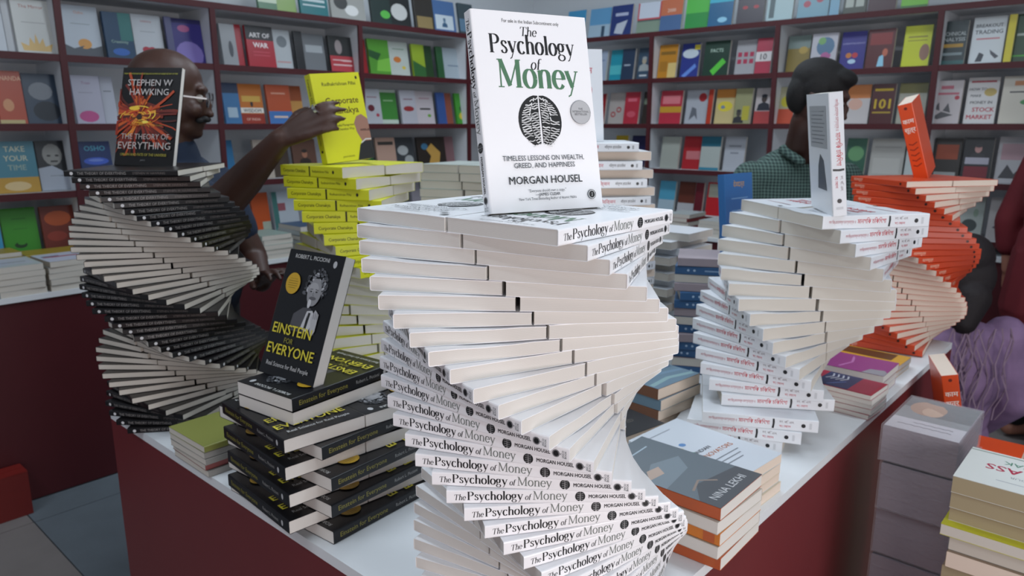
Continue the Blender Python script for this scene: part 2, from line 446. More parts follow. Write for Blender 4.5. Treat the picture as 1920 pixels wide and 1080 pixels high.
def psy_front(money='4f7a5c'):
    a = Art(); W, L = MW, ML
    Y = lambda f: L / 2 - f * L
    a.text('For sale in the Indian Subcontinent only', INK, .0, Y(.055), .0055, maxw=.072)
    a.ser('The', INK, -.004, Y(.118), .0140, slant=.18)
    a.ser('Psychology', INK, 0, Y(.208), .0285, thick=.13, sx=.88, maxw=.110)
    a.ser('of', INK, .002, Y(.285), .0165, slant=.2)
    a.ser('Money', money, .004, Y(.378), .043, thick=.135, maxw=.103)
    brain(a, 0, Y(.545), .0275, .0285)
    a.ell('83868a', W * .37, Y(.50), .0135); a.ell('b4b6b9', W * .37, Y(.50), .0130)
    for i, s in enumerate(('THE', 'INTERNATIONAL', 'BESTSELLER')): a.text(s, '2c2e31', W * .37, Y(.488 + .014 * i), .0033, bold=.01, maxw=.022)
    a.text('TIMELESS LESSONS ON WEALTH,', '4a4c50', 0, Y(.745), .0078, bold=.008, maxw=.104)
    a.text('GREED, AND HAPPINESS', '4a4c50', 0, Y(.782), .0078, bold=.008, maxw=.078)
    a.text('MORGAN HOUSEL', INK, 0, Y(.862), .0118, bold=.012, maxw=.094)
    a.text('"Everyone should own a copy."', '3a3c40', 0, Y(.905), .0046, maxw=.048)
    a.text('\u2014JAMES CLEAR', '2a2c30', 0, Y(.925), .0046, bold=.02, maxw=.04)
    a.text('New York Times Bestselling Author of Atomic Habits', '3a3c40', 0, Y(.945), .0044, maxw=.074)
    a.ell('2a2c2f', W * .40, Y(.93), .0054); a.ell('d6d8da', W * .40, Y(.93), .0048); a.ell('1b1c1e', W * .40, Y(.93), .0040)
    a.text('J', 'd6d8da', W * .40, Y(.935), .005, bold=.02)
    return a
def psy_spine(t=MT, money='737a76'):
    a = Art(); L = ML; h = t * .62
    x = lambda f: -L / 2 + f * L
    b = -h * .36
    a.ser('The', INK, x(.040), b, h * .95, slant=.18, align='l', maxw=.0125)
    a.ser('Psychology', INK, x(.105), b, h * 1.42, thick=.12, align='l', maxw=.062)
    a.ser('of', INK, x(.395), b, h * .95, slant=.2, align='l', maxw=.0075)
    a.ser('Money', money, x(.435), b, h * 1.45, thick=.085, thin=.032, align='l', maxw=.040)
    brain(a, x(.672), 0, t * .34, t * .36, fine=False, pale='9a9c9e')
    a.text('MORGAN HOUSEL', INK, x(.715), -h * .20, h * .60, bold=.03, align='l', maxw=.0405)
    a.ell('77797c', x(.932), 0, t * .26); a.ell('141517', x(.932), 0, t * .19)
    for i, s in enumerate(('A', 'JAICO', 'BOOK')): a.text(s, '55585c', x(.960 + .013 * i), 0, .0030, rot=90, maxw=t * .7)
    return a
COVER_W = mat('white_book_cover', 'f1f2f5', 0.36, coat=.15)
psy_spine_me = spine(psy_spine(), MW, ML, MT)
psy_front_me = front(psy_front(), MW, ML, MT)

def name_print(mesh, nm): mesh.name = nm; return mesh

# ------------------------------------------------------------------ 1. the big front spiral
angA = interp([0, 4, 8, 12, 16, 21], [40.3, 9.8, -19.5, -49.5, -78, -110])
spiral('white_paperback', 33, .0024, .8567, -.0950, .01622, .1461, .0018, .0015, angA, (MW, ML, MT), COVER_W, PAPER_W,
       [psy_spine_me], 'white paperback', 'tall front spiral', 'white paperbacks of the tall front spiral', warps=6, top_decals=[psy_front_me], jit=.003)
ms = book_meshes(MW, ML, MT, COVER_W, PAPER_W)
book(ms, stand_mtx((-.0225, .782, CAM_Z - .0930), 61, 12.0, MW, ML, MT), [psy_front_me, psy_spine_me],
     'white paperback with black brain emblem and green title word, standing on the tall front spiral', 'display copies standing on the spirals')

# ------------------------------------------------------------------ 2. black spiral at the left
TW, TL, TTH = .1440, .216, .0118
BLACK_C = mat('black_book_cover', '100e10', 0.34, coat=.12, spec=.35)
a = Art(); x = lambda f: -TL / 2 + f * TL
a.ell('c9cacc', x(.065), 0, TTH * .27)
a.text('THE THEORY OF EVERYTHING', '8d8a88', x(.115), -TTH * .22, TTH * .66, align='l', maxw=.092)
a.text('STEPHEN W HAWKING', '6e6764', x(.60), -TTH * .18, TTH * .52, align='l', maxw=.062)
theory_spine = spine(a, TW, TL, TTH)
def theory_front():
    a = Art(); W, L = TW, TL; rn = random.Random(5)
    Y = lambda f: L / 2 - f * L
    c = (-.012, Y(.53))
    c = (-.020, Y(.50))
    for hh, pp in (('6b1c0e', [(-.072, .02), (-.02, .036), (.03, .022), (.012, -.012), (.05, -.06), (.03, -.07), (-.012, -.026), (-.05, -.075), (-.072, -.06), (-.045, -.015), (-.072, -.005)]), ('9a3414', [(-.06, .012), (-.02, .024), (.016, .012), (.004, -.010), (.028, -.04), (-.012, -.016), (-.045, -.03), (-.035, -.006)])):
        a.poly(hh, pp[::-1])
    bounds = lambda x, y: (max(-W / 2 + .001, min(W / 2 - .001, x)), max(-L / 2 + .022, min(L / 2 - .012, y)))
    for i in range(170):
        ang = rn.choice([78, 100, 150, 168, 185, 205, 225, 250, 300, 318, 330, 345, 10, 25]) + rn.uniform(-9, 9)
        r0 = .004 + .014 * rn.random(); r1 = r0 + .015 + .085 * rn.random() ** 1.5; bend = rn.uniform(-14, 14)
        hue = rn.choice(['7c2410', '8f2a14', 'b5451c', 'c4581e', 'd97c28', 'e09a34'] if r1 < .06 else ['4c160c', '6b1c0e', '8f2a14', 'b5451c'])
        a.stroke(hue, [bounds(c[0] + math.cos(R(ang + bend * k / 5)) * (r0 + (r1 - r0) * k / 5), c[1] + math.sin(R(ang + bend * k / 5)) * (r0 + (r1 - r0) * k / 5)) for k in range(6)], .0012 + .0050 * rn.random())
    for q in range(30):
        an = rn.random() * 6.28; rr = .006 + .022 * rn.random()
        a.stroke(rn.choice(['f0b62c', 'e07a26', 'c23c16', 'f4d24a']), [(c[0] + math.cos(an + .2 * k) * rr * (1.5 + .1 * k), c[1] + math.sin(an + .2 * k) * rr * .8) for k in range(5)], .0008 + .0018 * rn.random())
    a.ell('2a0f08', c[0] + .002, c[1] - .002, .007, .006)
    a.ell('e8c33a', c[0] - .012, c[1] + .017, .013, .0045); a.ell('f2dc58', c[0] + .017, c[1] - .013, .008, .003)
    a.text('FROM THE INTERNATIONAL BESTSELLING AUTHOR OF A BRIEF HISTORY OF TIME', 'b7b83a', 0, Y(.075), .0048, maxw=.13)
    a.text('STEPHEN W', 'c9c6c4', 0, Y(.19), .020, maxw=.122)
    a.text('HAWKING', 'c9c6c4', 0, Y(.285), .020, maxw=.100)
    a.text('THE ORIGIN AND FATE OF THE UNIVERSE', 'a8862a', 0, Y(.60), .0042, maxw=.11)
    a.text('THE THEORY OF', 'b5aeaa', 0, Y(.735), .017, maxw=.116)
    a.text('EVERYTHING', 'c0bab6', 0, Y(.835), .022, maxw=.128)
    a.text('ORIGIN AND FATE OF THE UNIVERSE', 'b3a83a', 0, Y(.905), .0080, bold=.01, maxw=.112)
    a.text('JAICO', '8a8a8a', 0, Y(.955), .0045)
    return a
theory_front_me = front(theory_front(), TW, TL, TTH)
angB = interp([0, 6, 12, 18, 24, 30, 36, 41], [86.6, 47.0, 6.6, -44.4, -101, -143, -197, -248])
spiral('black_paperback', 45, -.7737, 1.6071, -.0883, .01204, .1449, .0013, -.00015, angB, (TW, TL, TTH), BLACK_C, PAPER_G,
       [theory_spine], 'black paperback', 'left black spiral', 'black paperbacks of the left spiral', jit=.0025)
ms = book_meshes(TW, TL, TTH, BLACK_C, PAPER_W)
book(ms, stand_mtx((-.868, 1.635, CAM_Z - .0868), 101, 16, TW, TL, TTH, roll=-1.0), [theory_front_me, theory_spine],
     'black paperback with a fiery orange burst on its cover, standing on the black spiral', 'display copies standing on the spirals')

# ------------------------------------------------------------------ 3. yellow spiral
YW, YL, YT = .1418, .216, .0262
YEL = mat('yellow_book_cover', 'cfd022', 0.4, coat=.1)
a = Art(); x = lambda f: -YL / 2 + f * YL
a.text('Corporate Chanakya', '2a2a10', x(.05), -.0032, .0112, bold=.012, align='l', maxw=.080)
a.rect('23230f', x(.475), x(.495), -YT * .46, YT * .46)
a.text('Radhakrishnan Pillai', '35351a', x(.53), -.0026, .0085, align='l', maxw=.056)
a.ell('1c1c10', x(.86), 0, .0032, .0042)
corp_spine = spine(a, YW, YL, YT)
def corp_front():
    a = Art(); W, L = YW, YL; Y = lambda f: L / 2 - f * L
    a.text('Radhakrishnan Pillai', '2d2d14', .006, Y(.14), .0125, bold=.01, maxw=.098)
    a.text('Corporate', '4a2f12', .006, Y(.345), .0225, bold=.02, maxw=.108)
    a.text('Chanakya', '4a2f12', .006, Y(.455), .0225, bold=.02, maxw=.106)
    a.text('Successful Management', '34341a', -.004, Y(.60), .0085, maxw=.066)
    a.text('the Chanakya Way', '34341a', -.004, Y(.645), .0085, maxw=.060)
    a.poly('26262a', [(W / 2, -L / 2), (W / 2, -L * .27), (W * .37, -L * .26), (W * .24, -L * .33), (W * .14, -L * .5)])
    a.poly('9a7264', [(W / 2, -L * .04), (W / 2, -L * .29), (W * .30, -L * .29), (W * .22, -L * .18), (W * .20, -L * .07), (W * .27, 0), (W * .38, L * .02)])
    a.poly('6b4a42', [(W / 2, -L * .15), (W / 2, -L * .18), (W * .30, -L * .17), (W * .30, -L * .15)])
    a.stroke('c9cacc', [(W / 2, -L * .275), (W * .38, -L * .27), (W * .27, -L * .31)], .003)
    a.ell('1c1c10', W * .42, Y(.06), .003, .004)
    a.text('JAICO BOOKS', '34341a', -.006, Y(.955), .0055)
    return a
corp_front_me = front(corp_front(), YW, YL, YT)
angC = interp([0, 3, 6], [-56.1, -85.2, -112.7])
spiral('yellow_paperback', 20, -.4043, 1.9195, -.0981, .0266, .1428, .0001, .0, angC, (YW, YL, YT), YEL, PAPER_G,
       [corp_spine], 'yellow paperback', 'yellow spiral', 'yellow paperbacks of the yellow spiral', warps=3, jit=.003)
ms = book_meshes(YW, YL, YT, YEL, PAPER_G)
book(ms, stand_mtx((-.450, 1.835, CAM_Z - .0955), 44, 9, YW, YL, YT, roll=4.5), [corp_front_me, corp_spine],
     'yellow paperback held by the man, standing on the yellow spiral', 'display copies standing on the spirals')

# ------------------------------------------------------------------ 4. white spiral with red lettering at the right
BW, BL, BT = .1525, .216, .0246
def beng_spine():
    a = Art(); x = lambda f: -BL / 2 + f * BL
    a.text('অভিজ্ঞতালব্ধ মনস্তত্ত্ব ও', 'b4606a', x(.055), -.0022, .0078, align='l', maxw=.054)
    a.text('মানসিক চিকিৎসা', 'c03846', x(.32), -.0026, .0115, bold=.012, align='l', maxw=.058)
    a.poly('1a1b1e', [(x(.612), BT * .40), (x(.628), BT * .40), (x(.632), BT * .1), (x(.626), -BT * .38), (x(.608), -BT * .38), (x(.614), 0)])
    a.text('ডা. বি. এন.', '7a6a70', x(.67), .0028, .0062, align='l', maxw=.030)
    a.text('ঘোষাল', 'c0485a', x(.67), -.0062, .0066, align='l', maxw=.022)
    a.ell('15161a', x(.875), 0, .0040)
    a.rect('c2c6cb', x(.925), x(.945), -.006, .006)
    return a
def beng_front():
    a = Art(); W, L = BW, BL; Y = lambda f: L / 2 - f * L
    for i in range(7): a.rect('a4a8ae', -W * .32, W * (.1 + .04 * (i % 3)), Y(.13 + .035 * i), Y(.118 + .035 * i))
    a.text('মানসিক', 'c03846', 0, Y(.50), .024, bold=.02, maxw=.10)
    a.text('চিকিৎসা', 'c03846', 0, Y(.62), .024, bold=.02, maxw=.10)
    a.rect('b9a2a6', -W * .3, W * .3, Y(.80), Y(.78)); a.ell('15161a', W * .38, Y(.93), .005)
    return a
def beng_back():
    a = Art(); W, L = BW, BL
    a.rect('9ea2a6', -W * .38, W * .38, L * .05, L * .40)
    for i in range(9): a.rect('70757a', -W * (.32 - .03 * (i % 2)), W * (.30 - .05 * (i % 3)), L * (.36 - .033 * i), L * (.352 - .033 * i))
    a.poly('4c5054', [(-W * .1, -L * .3), (W * .3, -L * .3), (W * .2, -L * .05), (W * .05, 0), (-W * .05, -L * .1)])
    return a.mesh('back_lettering', (0, 0, -BT / 2), (-1, 0, 0), (0, 1, 0), (0, 0, -1))
beng_back_me = beng_back()
beng_spine_me = spine(beng_spine(), BW, BL, BT); beng_front_me = front(beng_front(), BW, BL, BT)
COVER_B = mat('bluish_white_book_cover', 'd9dde2', 0.36, coat=.15)
angD = interp([0, 4, 8, 12, 16], [80.2, 33.6, -12, -49, -92])
def bengali():
    a = angD
    spiral('white_paperback', 16, .6355, 1.4955, -.1612, .02465, .1545, -.0056, .0035, a, (BW, BL, BT), COVER_B, PAPER_G,
       [beng_spine_me], 'red-lettered paperback', 'right white spiral', 'white paperbacks of the right spiral', warps=4, top_decals=[beng_front_me], jit=.002)
bengali()
# its lowest three layers were set back the other way
for q, (r0, f0, az) in enumerate(((.520, 1.505, 104), (.508, 1.512, 110), (.500, 1.53, 117))):
    z = TT + BT / 2 + .02465 * (2 - q)
    for sd in (-1, 1):
        aa = R(az); pd = Vector((-math.cos(aa), math.sin(aa), 0)) * sd
        m = flat_mtx(r0 + pd.x * .0768, f0 + pd.y * .0768, z, (az + 180) if sd < 0 else az)
        book(book_meshes(BW, BL, BT, COVER_B, PAPER_G, 1 + q), m, [beng_spine_me],
             'red-lettered paperback, %s layer from bottom of the right white spiral, spine facing %s' % (ordn(3 - q), octant(math.degrees(math.atan2(pd.x, pd.y)))),
             'white paperbacks of the right spiral')
ms = book_meshes(BW, BL, BT, COVER_B, PAPER_G)
# display copy, spine to the camera, leaning left
Zn = Vector((-1, .0, 0)); m = Matrix.Rotation(R(-7.5), 4, 'Y') @ Matrix.Rotation(R(-8), 4, 'Z')
base = Matrix(((0, 0, 1), (1, 0, 0), (0, 1, 0))).to_4x4()      # spine towards the camera, head up, front cover to the right
mm = Matrix.Translation((.582, 1.395, CAM_Z - .1600 + .1080)) @ m @ base
book(ms, mm, [beng_front_me, beng_spine_me, beng_back_me], 'thick white paperback standing on the right white spiral, spine to the front', 'display copies standing on the spirals')

# ------------------------------------------------------------------ 5. orange spiral behind it
OW, OL, OT = .1415, .216, .0163
ORA = mat('orange_book_cover', 'c2411c', 0.36, coat=.15)
PAPER_C = paper('page_paper_cream', 'e2d2c2')
a = Art(); x = lambda f: -OL / 2 + f * OL
a.text('कामसूत्र', 'e8b49c', x(.06), -.003, .011, bold=.02, align='l', maxw=.05)
a.ell('3a1008', x(.90), 0, .0036)
ora_spine = spine(a, OW, OL, OT)
spiral('orange_paperback', 29, 1.135, 2.067, -.145, .01665, .1425, -.0003, .0023, lambda n: -13 - 7.9 * n, (OW, OL, OT), ORA, PAPER_C,
       [ora_spine], 'orange paperback', 'orange spiral', 'orange paperbacks of the orange spiral', jit=.0015)
T2 = .036
a = Art(); x = lambda f: -OL / 2 + f * OL
for i in range(3): a.text('काम', 'efd9cf', x(.30 - .055 * i) if i else x(.36), .000 + .004 - .012 * (i == 2), .013, bold=.03, rot=-90, maxw=.022)
a.ell('7a2410', x(.90), 0, .005); a.stroke('5a1408', [(x(.74), .013), (x(.85), .012)], .002)
def kama_spine():
    a = Art(); x = lambda f: -OL / 2 + f * OL
    a.text('काम', 'f0dcd2', x(.25), 0, .017, bold=.04, rot=90, maxw=.028)
    a.text('सूत्र', 'f0dcd2', x(.36), 0, .017, bold=.04, rot=90, maxw=.028)
    for i in range(5): a.stroke('8a2a12', [(x(.50 + .07 * i), .010), (x(.53 + .07 * i), -.002), (x(.51 + .07 * i), -.011)], .003)
    a.ell('6a1c0c', x(.06), 0, .004)
    return a
kama = spine(kama_spine(), OW, OL, T2)
ms2 = book_meshes(OW, OL, T2, mat('bright_orange_cover', 'd84a18', .35, coat=.2), PAPER_C)
m = Matrix.Translation((1.135, 2.12, CAM_Z - .1440 + .1075)) @ Matrix.Rotation(R(-19), 4, 'Y') @ Matrix.Rotation(R(-36), 4, 'Z') @ base
book(ms2, m, [kama], 'thick orange paperback standing tilted on the orange spiral', 'display copies standing on the spirals')

# ------------------------------------------------------------------ piles lying flat
def pile(n, dims, u, v, z0, az, cov, pag, label, group, decal=None, top=None, jit=.004, turn=None, face=1, name='paperback_book'):
    W, L, t = dims
    for i in range(n):
        c = cov[i % len(cov)]; p = room(u + random.uniform(-jit, jit), v + random.uniform(-jit, jit))
        q = az + random.uniform(-2, 2) + (turn[i % len(turn)] if turn else 0)
        k = n - i
        dl = []
        if decal: dl += [decal] if not isinstance(decal, dict) else ([decal[i % len(cov)]] if i % len(cov) in decal else [])
        if i == n - 1 and top: dl.append(top)
        pos = 'top book of' if k == 1 else ('bottom book of' if i == 0 else ordn(k) + ' from top in')
        book(book_meshes(W, L, t, c, pag), flat_mtx(p.x, p.y, z0 + t * (i + .5) + .0003 * i, q, face), dl, '%s the %s' % (pos, label), group, name)
AZU, AZV = 42, -48        # azimuths of the room axes

# the black stack beside the front spiral
EW, EL, ET = .140, .216, .0215
a = Art(); x = lambda f: -EL / 2 + f * EL
a.text('Einstein for Everyone', '8f8838', x(.06), -.0032, .0115, align='l', maxw=.098)
a.text('Robert L. Piccioni', '9a9a98', x(.60), -.0028, .0085, align='l', maxw=.052)
a.ell('b9babc', x(.90), 0, .003, .0048)
ein_spine = spine(a, EW, EL, ET)
def ein_front():
    a = Art(); W, L = EW, EL; Y = lambda f: L / 2 - f * L
    a.text('ROBERT L. PICCIONI', 'c8c8c6', -.008, Y(.065), .0098, bold=.022, maxw=.086)
    a.ell('b9babc', W * .36, Y(.075), .0045, .006)
    # portrait: pale hair, face, dark jacket, hand
    a.poly('4d4d52', [(-W * .16, Y(.63)), (-W * .14, Y(.50)), (0, Y(.44)), (W * .12, Y(.43)), (W * .26, Y(.50)), (W * .30, Y(.63))])
    rn = random.Random(4)
    for i in range(120):
        an = R(-30 + 240 * rn.random()); rr = .006 + .023 * rn.random() ** .7
        a.ell(rn.choice(['5c5e63', '7d7f84', '9a9ca1', 'b8babe'] if rr < .022 else ['2c2d31', '44464b', '5c5e63']), W * .14 + math.cos(an) * rr * .95, Y(.275) + math.sin(an) * rr * 1.15, .0012 + .0028 * rn.random(), .0012 + .0022 * rn.random(), 7)
    a.ell('8f9093', W * .14, Y(.31), .0165, .0235)
    a.ell('a4a5a8', W * .12, Y(.275), .0115, .0085)
    for s in (-1, 1): a.ell('2a2a2d', W * .13 + s * .0065, Y(.305), .0028, .0014); a.stroke('4a4a4d', [(W * .13 + s * .0105, Y(.290)), (W * .13 + s * .003, Y(.287))], .0013)
    a.stroke('6a6a6d', [(W * .13, Y(.30)), (W * .125, Y(.335)), (W * .15, Y(.338))], .0014)
    a.ell('5c5c60', W * .135, Y(.358), .0085, .003); a.ell('c9cacd', W * .10, Y(.40), .004, .008)
    a.poly('c4c5c8', [(W * .05, Y(.60)), (W * .10, Y(.46)), (W * .19, Y(.45)), (W * .26, Y(.50)), (W * .19, Y(.62))])
    a.poly('1a1a1c', [(W * .12, Y(.47)), (W * .17, Y(.47)), (W * .15, Y(.60)), (W * .11, Y(.60))])
    a.poly('b3b4b7', [(W * .22, Y(.60)), (W * .19, Y(.50)), (W * .24, Y(.44)), (W * .31, Y(.47)), (W * .31, Y(.60)), (W * .27, Y(.65))])
    for i in range(3): a.stroke('5a5a5d', [(W * (.225 + .03 * i), Y(.46)), (W * (.235 + .03 * i), Y(.51))], .0012)
    a.ell('c8a02a', -W * .27, Y(.27), .018, .0185)
    for i in range(5): a.rect('7a6214', -W * .27 - .012 + .003 * (i in (0, 4)), -W * .27 + .012 - .003 * (i in (0, 4)), Y(.235 + .018 * i), Y(.231 + .018 * i))
    a.text('EINSTEIN', 'd6c93a', -.010, Y(.67), .0245, bold=.028, maxw=.098)
    a.text('FOR', '9a9434', -.012, Y(.735), .0125, maxw=.022)
    a.text('EVERYONE', 'd6c93a', -.002, Y(.83), .0245, bold=.028, maxw=.118)
    a.text('Real Science for Real People', 'bfc0c0', 0, Y(.925), .0105, bold=.015, maxw=.106)
    return a
ein_front_me = front(ein_front(), EW, EL, ET)
BLK = mat('blue_black_book_cover', '131418', 0.36, coat=.1, spec=.35)
em = book_meshes(EW, EL, ET, BLK, PAPER_W)
def P2(r, f, az, d1, d2):     # from a corner go d1 along az and d2 along az-90
    a = R(az); return (r + math.sin(a) * d1 - math.cos(a) * d2, f + math.cos(a) * d1 + math.sin(a) * d2)
step = .022; grp = 'black paperbacks of the crosswise stack'
lvl = 0
for kind in 'RLRLRLRL':
    z = TT + step * lvl + ET / 2 + .0002; jr = random.uniform(-.002, .002)
    if kind == 'R':
        cr, cf = (-.273 + jr - .012 * (lvl == 6), 1.024 + .014 * (lvl == 6)); az = 38
        for k, (wd, hd) in enumerate(((0, az + 180), (1, az))):
            # spine along az on the near side of the first book, far side of the second
            x0, y0 = P2(cr, cf, az, EL / 2, EW / 2 + k * (EW + .0015))
            book(em, flat_mtx(x0, y0, z, hd), [ein_spine, ein_front_me],
                 'black paperback, %s layer from bottom of the crosswise stack, the %s one' % (ordn(lvl + 1), 'right-hand' if k == 0 else 'rear'), grp, 'black_paperback')
    else:
        cr, cf = (-.336 + jr, 1.016); az = 46
        for k, hd in ((0, az + 90), (1, az - 90)):
            x0, y0 = P2(cr, cf, az, EW / 2 + k * (EW + .0015), EL / 2)
            book(em, flat_mtx(x0, y0, z, hd + 180), [ein_spine, ein_front_me],
                 'black paperback, %s layer from bottom of the crosswise stack, the %s one' % (ordn(lvl + 1), 'left-hand' if k == 0 else 'right-hand'), grp, 'black_paperback')
    lvl += 1
for k in range(2):
    z = TT + step * lvl + ET / 2 + .0002
    x0, y0 = P2(-.336, 1.068, 36, EL / 2, EW / 2)
    book(em, flat_mtx(x0, y0, z, 36 + (0 if k == 0 else 180)), [ein_spine, ein_front_me],
         'black paperback at the very top of the crosswise stack, spine to the right' if k else 'black paperback second from the top of the crosswise stack, pages to the right', grp, 'black_paperback')
    lvl += 1
ztop = TT + step * lvl
book(em, stand_mtx((-.4307, 1.198, ztop + .0005), 125.7, 22.5, EW, EL, ET), [ein_front_me, ein_spine],
     'black paperback with a wild-haired portrait and yellow title, leaning back on the crosswise stack', 'display copies standing on the spirals', 'black_paperback')

# grey pile with a green top at the left table edge
GREEN_C = mat('olive_green_cover', '7d8240', .45); 
pile(5, (.140, .205, .0123), .655, 1.315, TT, AZU + 180, [PAPER_G, MATS['olive_green_cover']] and [mat('grey_cover', '8c8c88', .5), mat('dull_red_cover', '8a4a48', .5), MATS['grey_cover'], MATS['grey_cover'], GREEN_C], PAPER_G,
     'grey and green pile at the left table edge', 'pile of thin paperbacks at the left table edge')

# orange and grey pile in front right of the spiral
a = Art(); a.text('NINA LEKHI', '2a1a12', 0, -.003, .010, maxw=.075)
a.rect('b85a2a', .082, .10, -.008, .008)
NW, NL, NT = .140, .216, .0198
OSP = mat('burnt_orange_cover', 'b4562c', .4); OSP2 = mat('light_orange_cover', 'd07a26', .4)
nina_spine = spine(a, NW, NL, NT)
a = Art(); a.rect('5f6a72', -NW / 2, NW / 2, -NL / 2, NL / 2)
a.poly('75828b', [(-NW / 2, NL * .1), (-NW * .1, NL * .18), (NW * .3, NL * .1), (NW * .1, -NL * .05), (-NW / 2, -NL * .1)])
a.poly('464a50', [(-NW / 2, -NL * .5), (NW / 2, -NL * .5), (NW / 2, -NL * .3), (-NW * .2, -NL * .22), (-NW / 2, -NL * .35)])
a.stroke('a2b4c0', [(-NW * .2, NL * .36), (NW * .28, NL * .37)], .003)
a.poly('b49e90', [(-NW * .46, NL * .05), (-NW * .3, NL * .14), (-NW * .1, NL * .12), (-NW * .2, NL * .03)])
a.stroke('8a7a70', [(-NW * .35, -NL * .25), (-NW * .1, -NL * .2), (NW * .05, -NL * .3)], .004)
a.text('NINA LEKHI', 'c4c6c8', -.002, -NL * .43, .019, maxw=.115)
nina_front = front(a, NW, NL, NT)
pile(5, (NW, NL, NT), .976, .528, TT, AZV, [OSP, mat('cream_grey_cover', 'b5aea2', .5), OSP2, MATS['cream_grey_cover'], OSP], PAPER_W,
     'orange and grey pile right of the tall front spiral', 'biographies piled right of the front spiral', decal={0: nina_spine, 2: nina_spine}, top=nina_front, turn=[0, 180, 0, 180, 0], jit=.002)

# white book pile with coloured dots
a = Art(); IW, IL, IT = .150, .216, .018
for q, (cx, cy, h) in enumerate(((-.042, .02, 'c8b040'), (-.022, .03, '5a86b8'), (-.040, -.002, '3c9a72'), (-.052, -.022, 'c03a5e'))): a.ell(h, cx, cy, .0075, .006)
a.text('INDIAN', '2c2e38', -.012, -.010, .0125, bold=.02, rot=0, maxw=.055)
a.text('INNOVATORS', 'b4683c', .0, -.030, .0155, bold=.02, maxw=.10)
for i in range(3): a.rect('7a8088', -.03, .04 - .01 * i, -.045 - .011 * i, -.0425 - .011 * i)
a.rect('9aa0a8', -.05, .02, .085, .0875)
inno_front = front(a, IW, IL, IT)
pile(4, (IW, IL, IT), 1.132, .562, TT, AZV + 4, [mat('cream_cover', 'cfc4ae', .5), mat('white_dot_cover', 'c9d0d8', .3, coat=.2)] , PAPER_C,
     'white pile with coloured dots right of the orange pile', 'innovation paperbacks on the table', top=inno_front, jit=.003)
# dark speeches books and blue picture books
a = Art(); a.rect('23262a', -.07, .07, -.108, .0); a.text('SPEECHES', 'd6d8da', -.004, -.036, .017, bold=.03, maxw=.085); a.text('DECODED', '5a5650', -.004, -.064, .017, bold=.03, maxw=.075)
a.rect('8a3038', -.05, -.02, -.085, -.078); a.rect('5c6a74', -.07, .07, .0, .108)
for i in range(6): a.stroke(['9aa6ae', '3c4650', 'c4ccd0'][i % 3], [(-.06, .012 + .014 * i), (-.01, .020 + .012 * i), (.06, .008 + .015 * i)], .006)
sp_front = front(a, .140, .216, .020)
pile(3, (.140, .216, .020), 1.160, .80, TT, AZV + 12, [mat('slate_cover', '30343a', .3, coat=.3)], PAPER_C, 'dark glossy pile with a speech title', 'speech books on the table', top=sp_front)
a = Art(); a.rect('6f8a9c', -.075, .075, -.11, .11)
for i in range(7): a.stroke(['8fb0b4', '50708c', '7a98b0'][i % 3], [(-.07, .09 - .03 * i), (0, .10 - .03 * i), (.07, .085 - .03 * i)], .012)
a.stroke('b03a58', [(-.07, .06), (.0, .075), (.03, .06), (.07, .062)], .006)
pic = front(a, .150, .220, .024)
pile(4, (.150, .220, .024), 1.36, .845, TT, AZV + 6, [mat('blue_grey_cover', '6f8a9c', .3, coat=.3), mat('brown_cover', '7a5440', .4)], PAPER_C, 'blue picture-book pile behind the dark glossy pile', 'picture books on the table', top=pic)
# tall blue-spined pile with a blue book standing on it
BLU = mat('blue_spine_cover', '2f5a86', .4); MAUV = mat('grey_mauve_cover', '9a8e94', .5)
a = Art(); a.ell('a8c0d8', -.07, .0, .003); a.ell('a8c0d8', -.055, .0, .003); a.rect('7f9cbc', -.03, .06, -.002, .002)
blu_sp = spine(a, .140, .205, .0215)
pile(14, (.140, .205, .0215), 1.744, .857, TT, -75, [BLU, MAUV, BLU], PAPER_G, 'tall blue and mauve pile left of the right white spiral', 'blue paperbacks of the tall pile', decal={0: blu_sp, 2: blu_sp}, turn=[0, 180, 4, 0, -5])
a = Art(); a.text('देवदत्त', 'd0a040', .0, .070, .018, maxw=.06)
for i in range(3): a.rect('6f9cc8', -.035, .04, .040 - .03 * i, .043 - .03 * i)
a.text('निवेश', 'a8c4dc', 0, -.005, .02, maxw=.08)
bf = front(a, .125, .205, .02)
book(book_meshes(.125, .205, .02, mat('clear_blue_cover', '2f6aa4', .35), PAPER_W), stand_mtx((.530, 1.80, TT + .3065), 48, 6, .125, .205, .02), [bf],
     'blue paperback with ochre lettering standing on the tall blue and mauve pile', 'display copies standing on the spirals')

# pale piles between the front spiral and the blue pile
pile(15, (.145, .216, .022), 1.90, 1.10, TT, AZV, [COVER_B], PAPER_G, 'pale pile behind and right of the front spiral', 'pale paperback pile behind the front spiral', turn=[0, 90, 180, 90])

# spiral of the same title in another language, behind the front spiral
HW, HL, HT = .140, .216, .0205
a = Art(); x = lambda f: -HL / 2 + f * HL
a.text('धन-संपत्ति का', 'c04658', x(.08), -.003, .010, bold=.02, align='l', maxw=.06)
a.text('मनोविज्ञान', 'c04658', x(.37), -.003, .011, bold=.02, align='l', maxw=.045)
a.text('मॉर्गन हाउज़ेल', '2a2b30', x(.64), -.0025, .0085, bold=.01, align='l', maxw=.038)
a.ell('1d1e22', x(.89), 0, .0036); a.rect('9a9da2', x(.93), x(.95), -.004, .004)
hin_sp = spine(a, HW, HL, HT)
hk = lambda n: (92 - 3.0 * n) if n % 2 == 0 else (2 - 2.0 * n)
spiral('white_paperback', 28, .185, 1.87, -.042, .0210, .1415, .0, .0, hk, (HW, HL, HT), COVER_B, PAPER_C, [hin_sp], 'white paperback', 'rear white tower', 'white paperbacks of the rear tower', jit=.002)
a = Art()
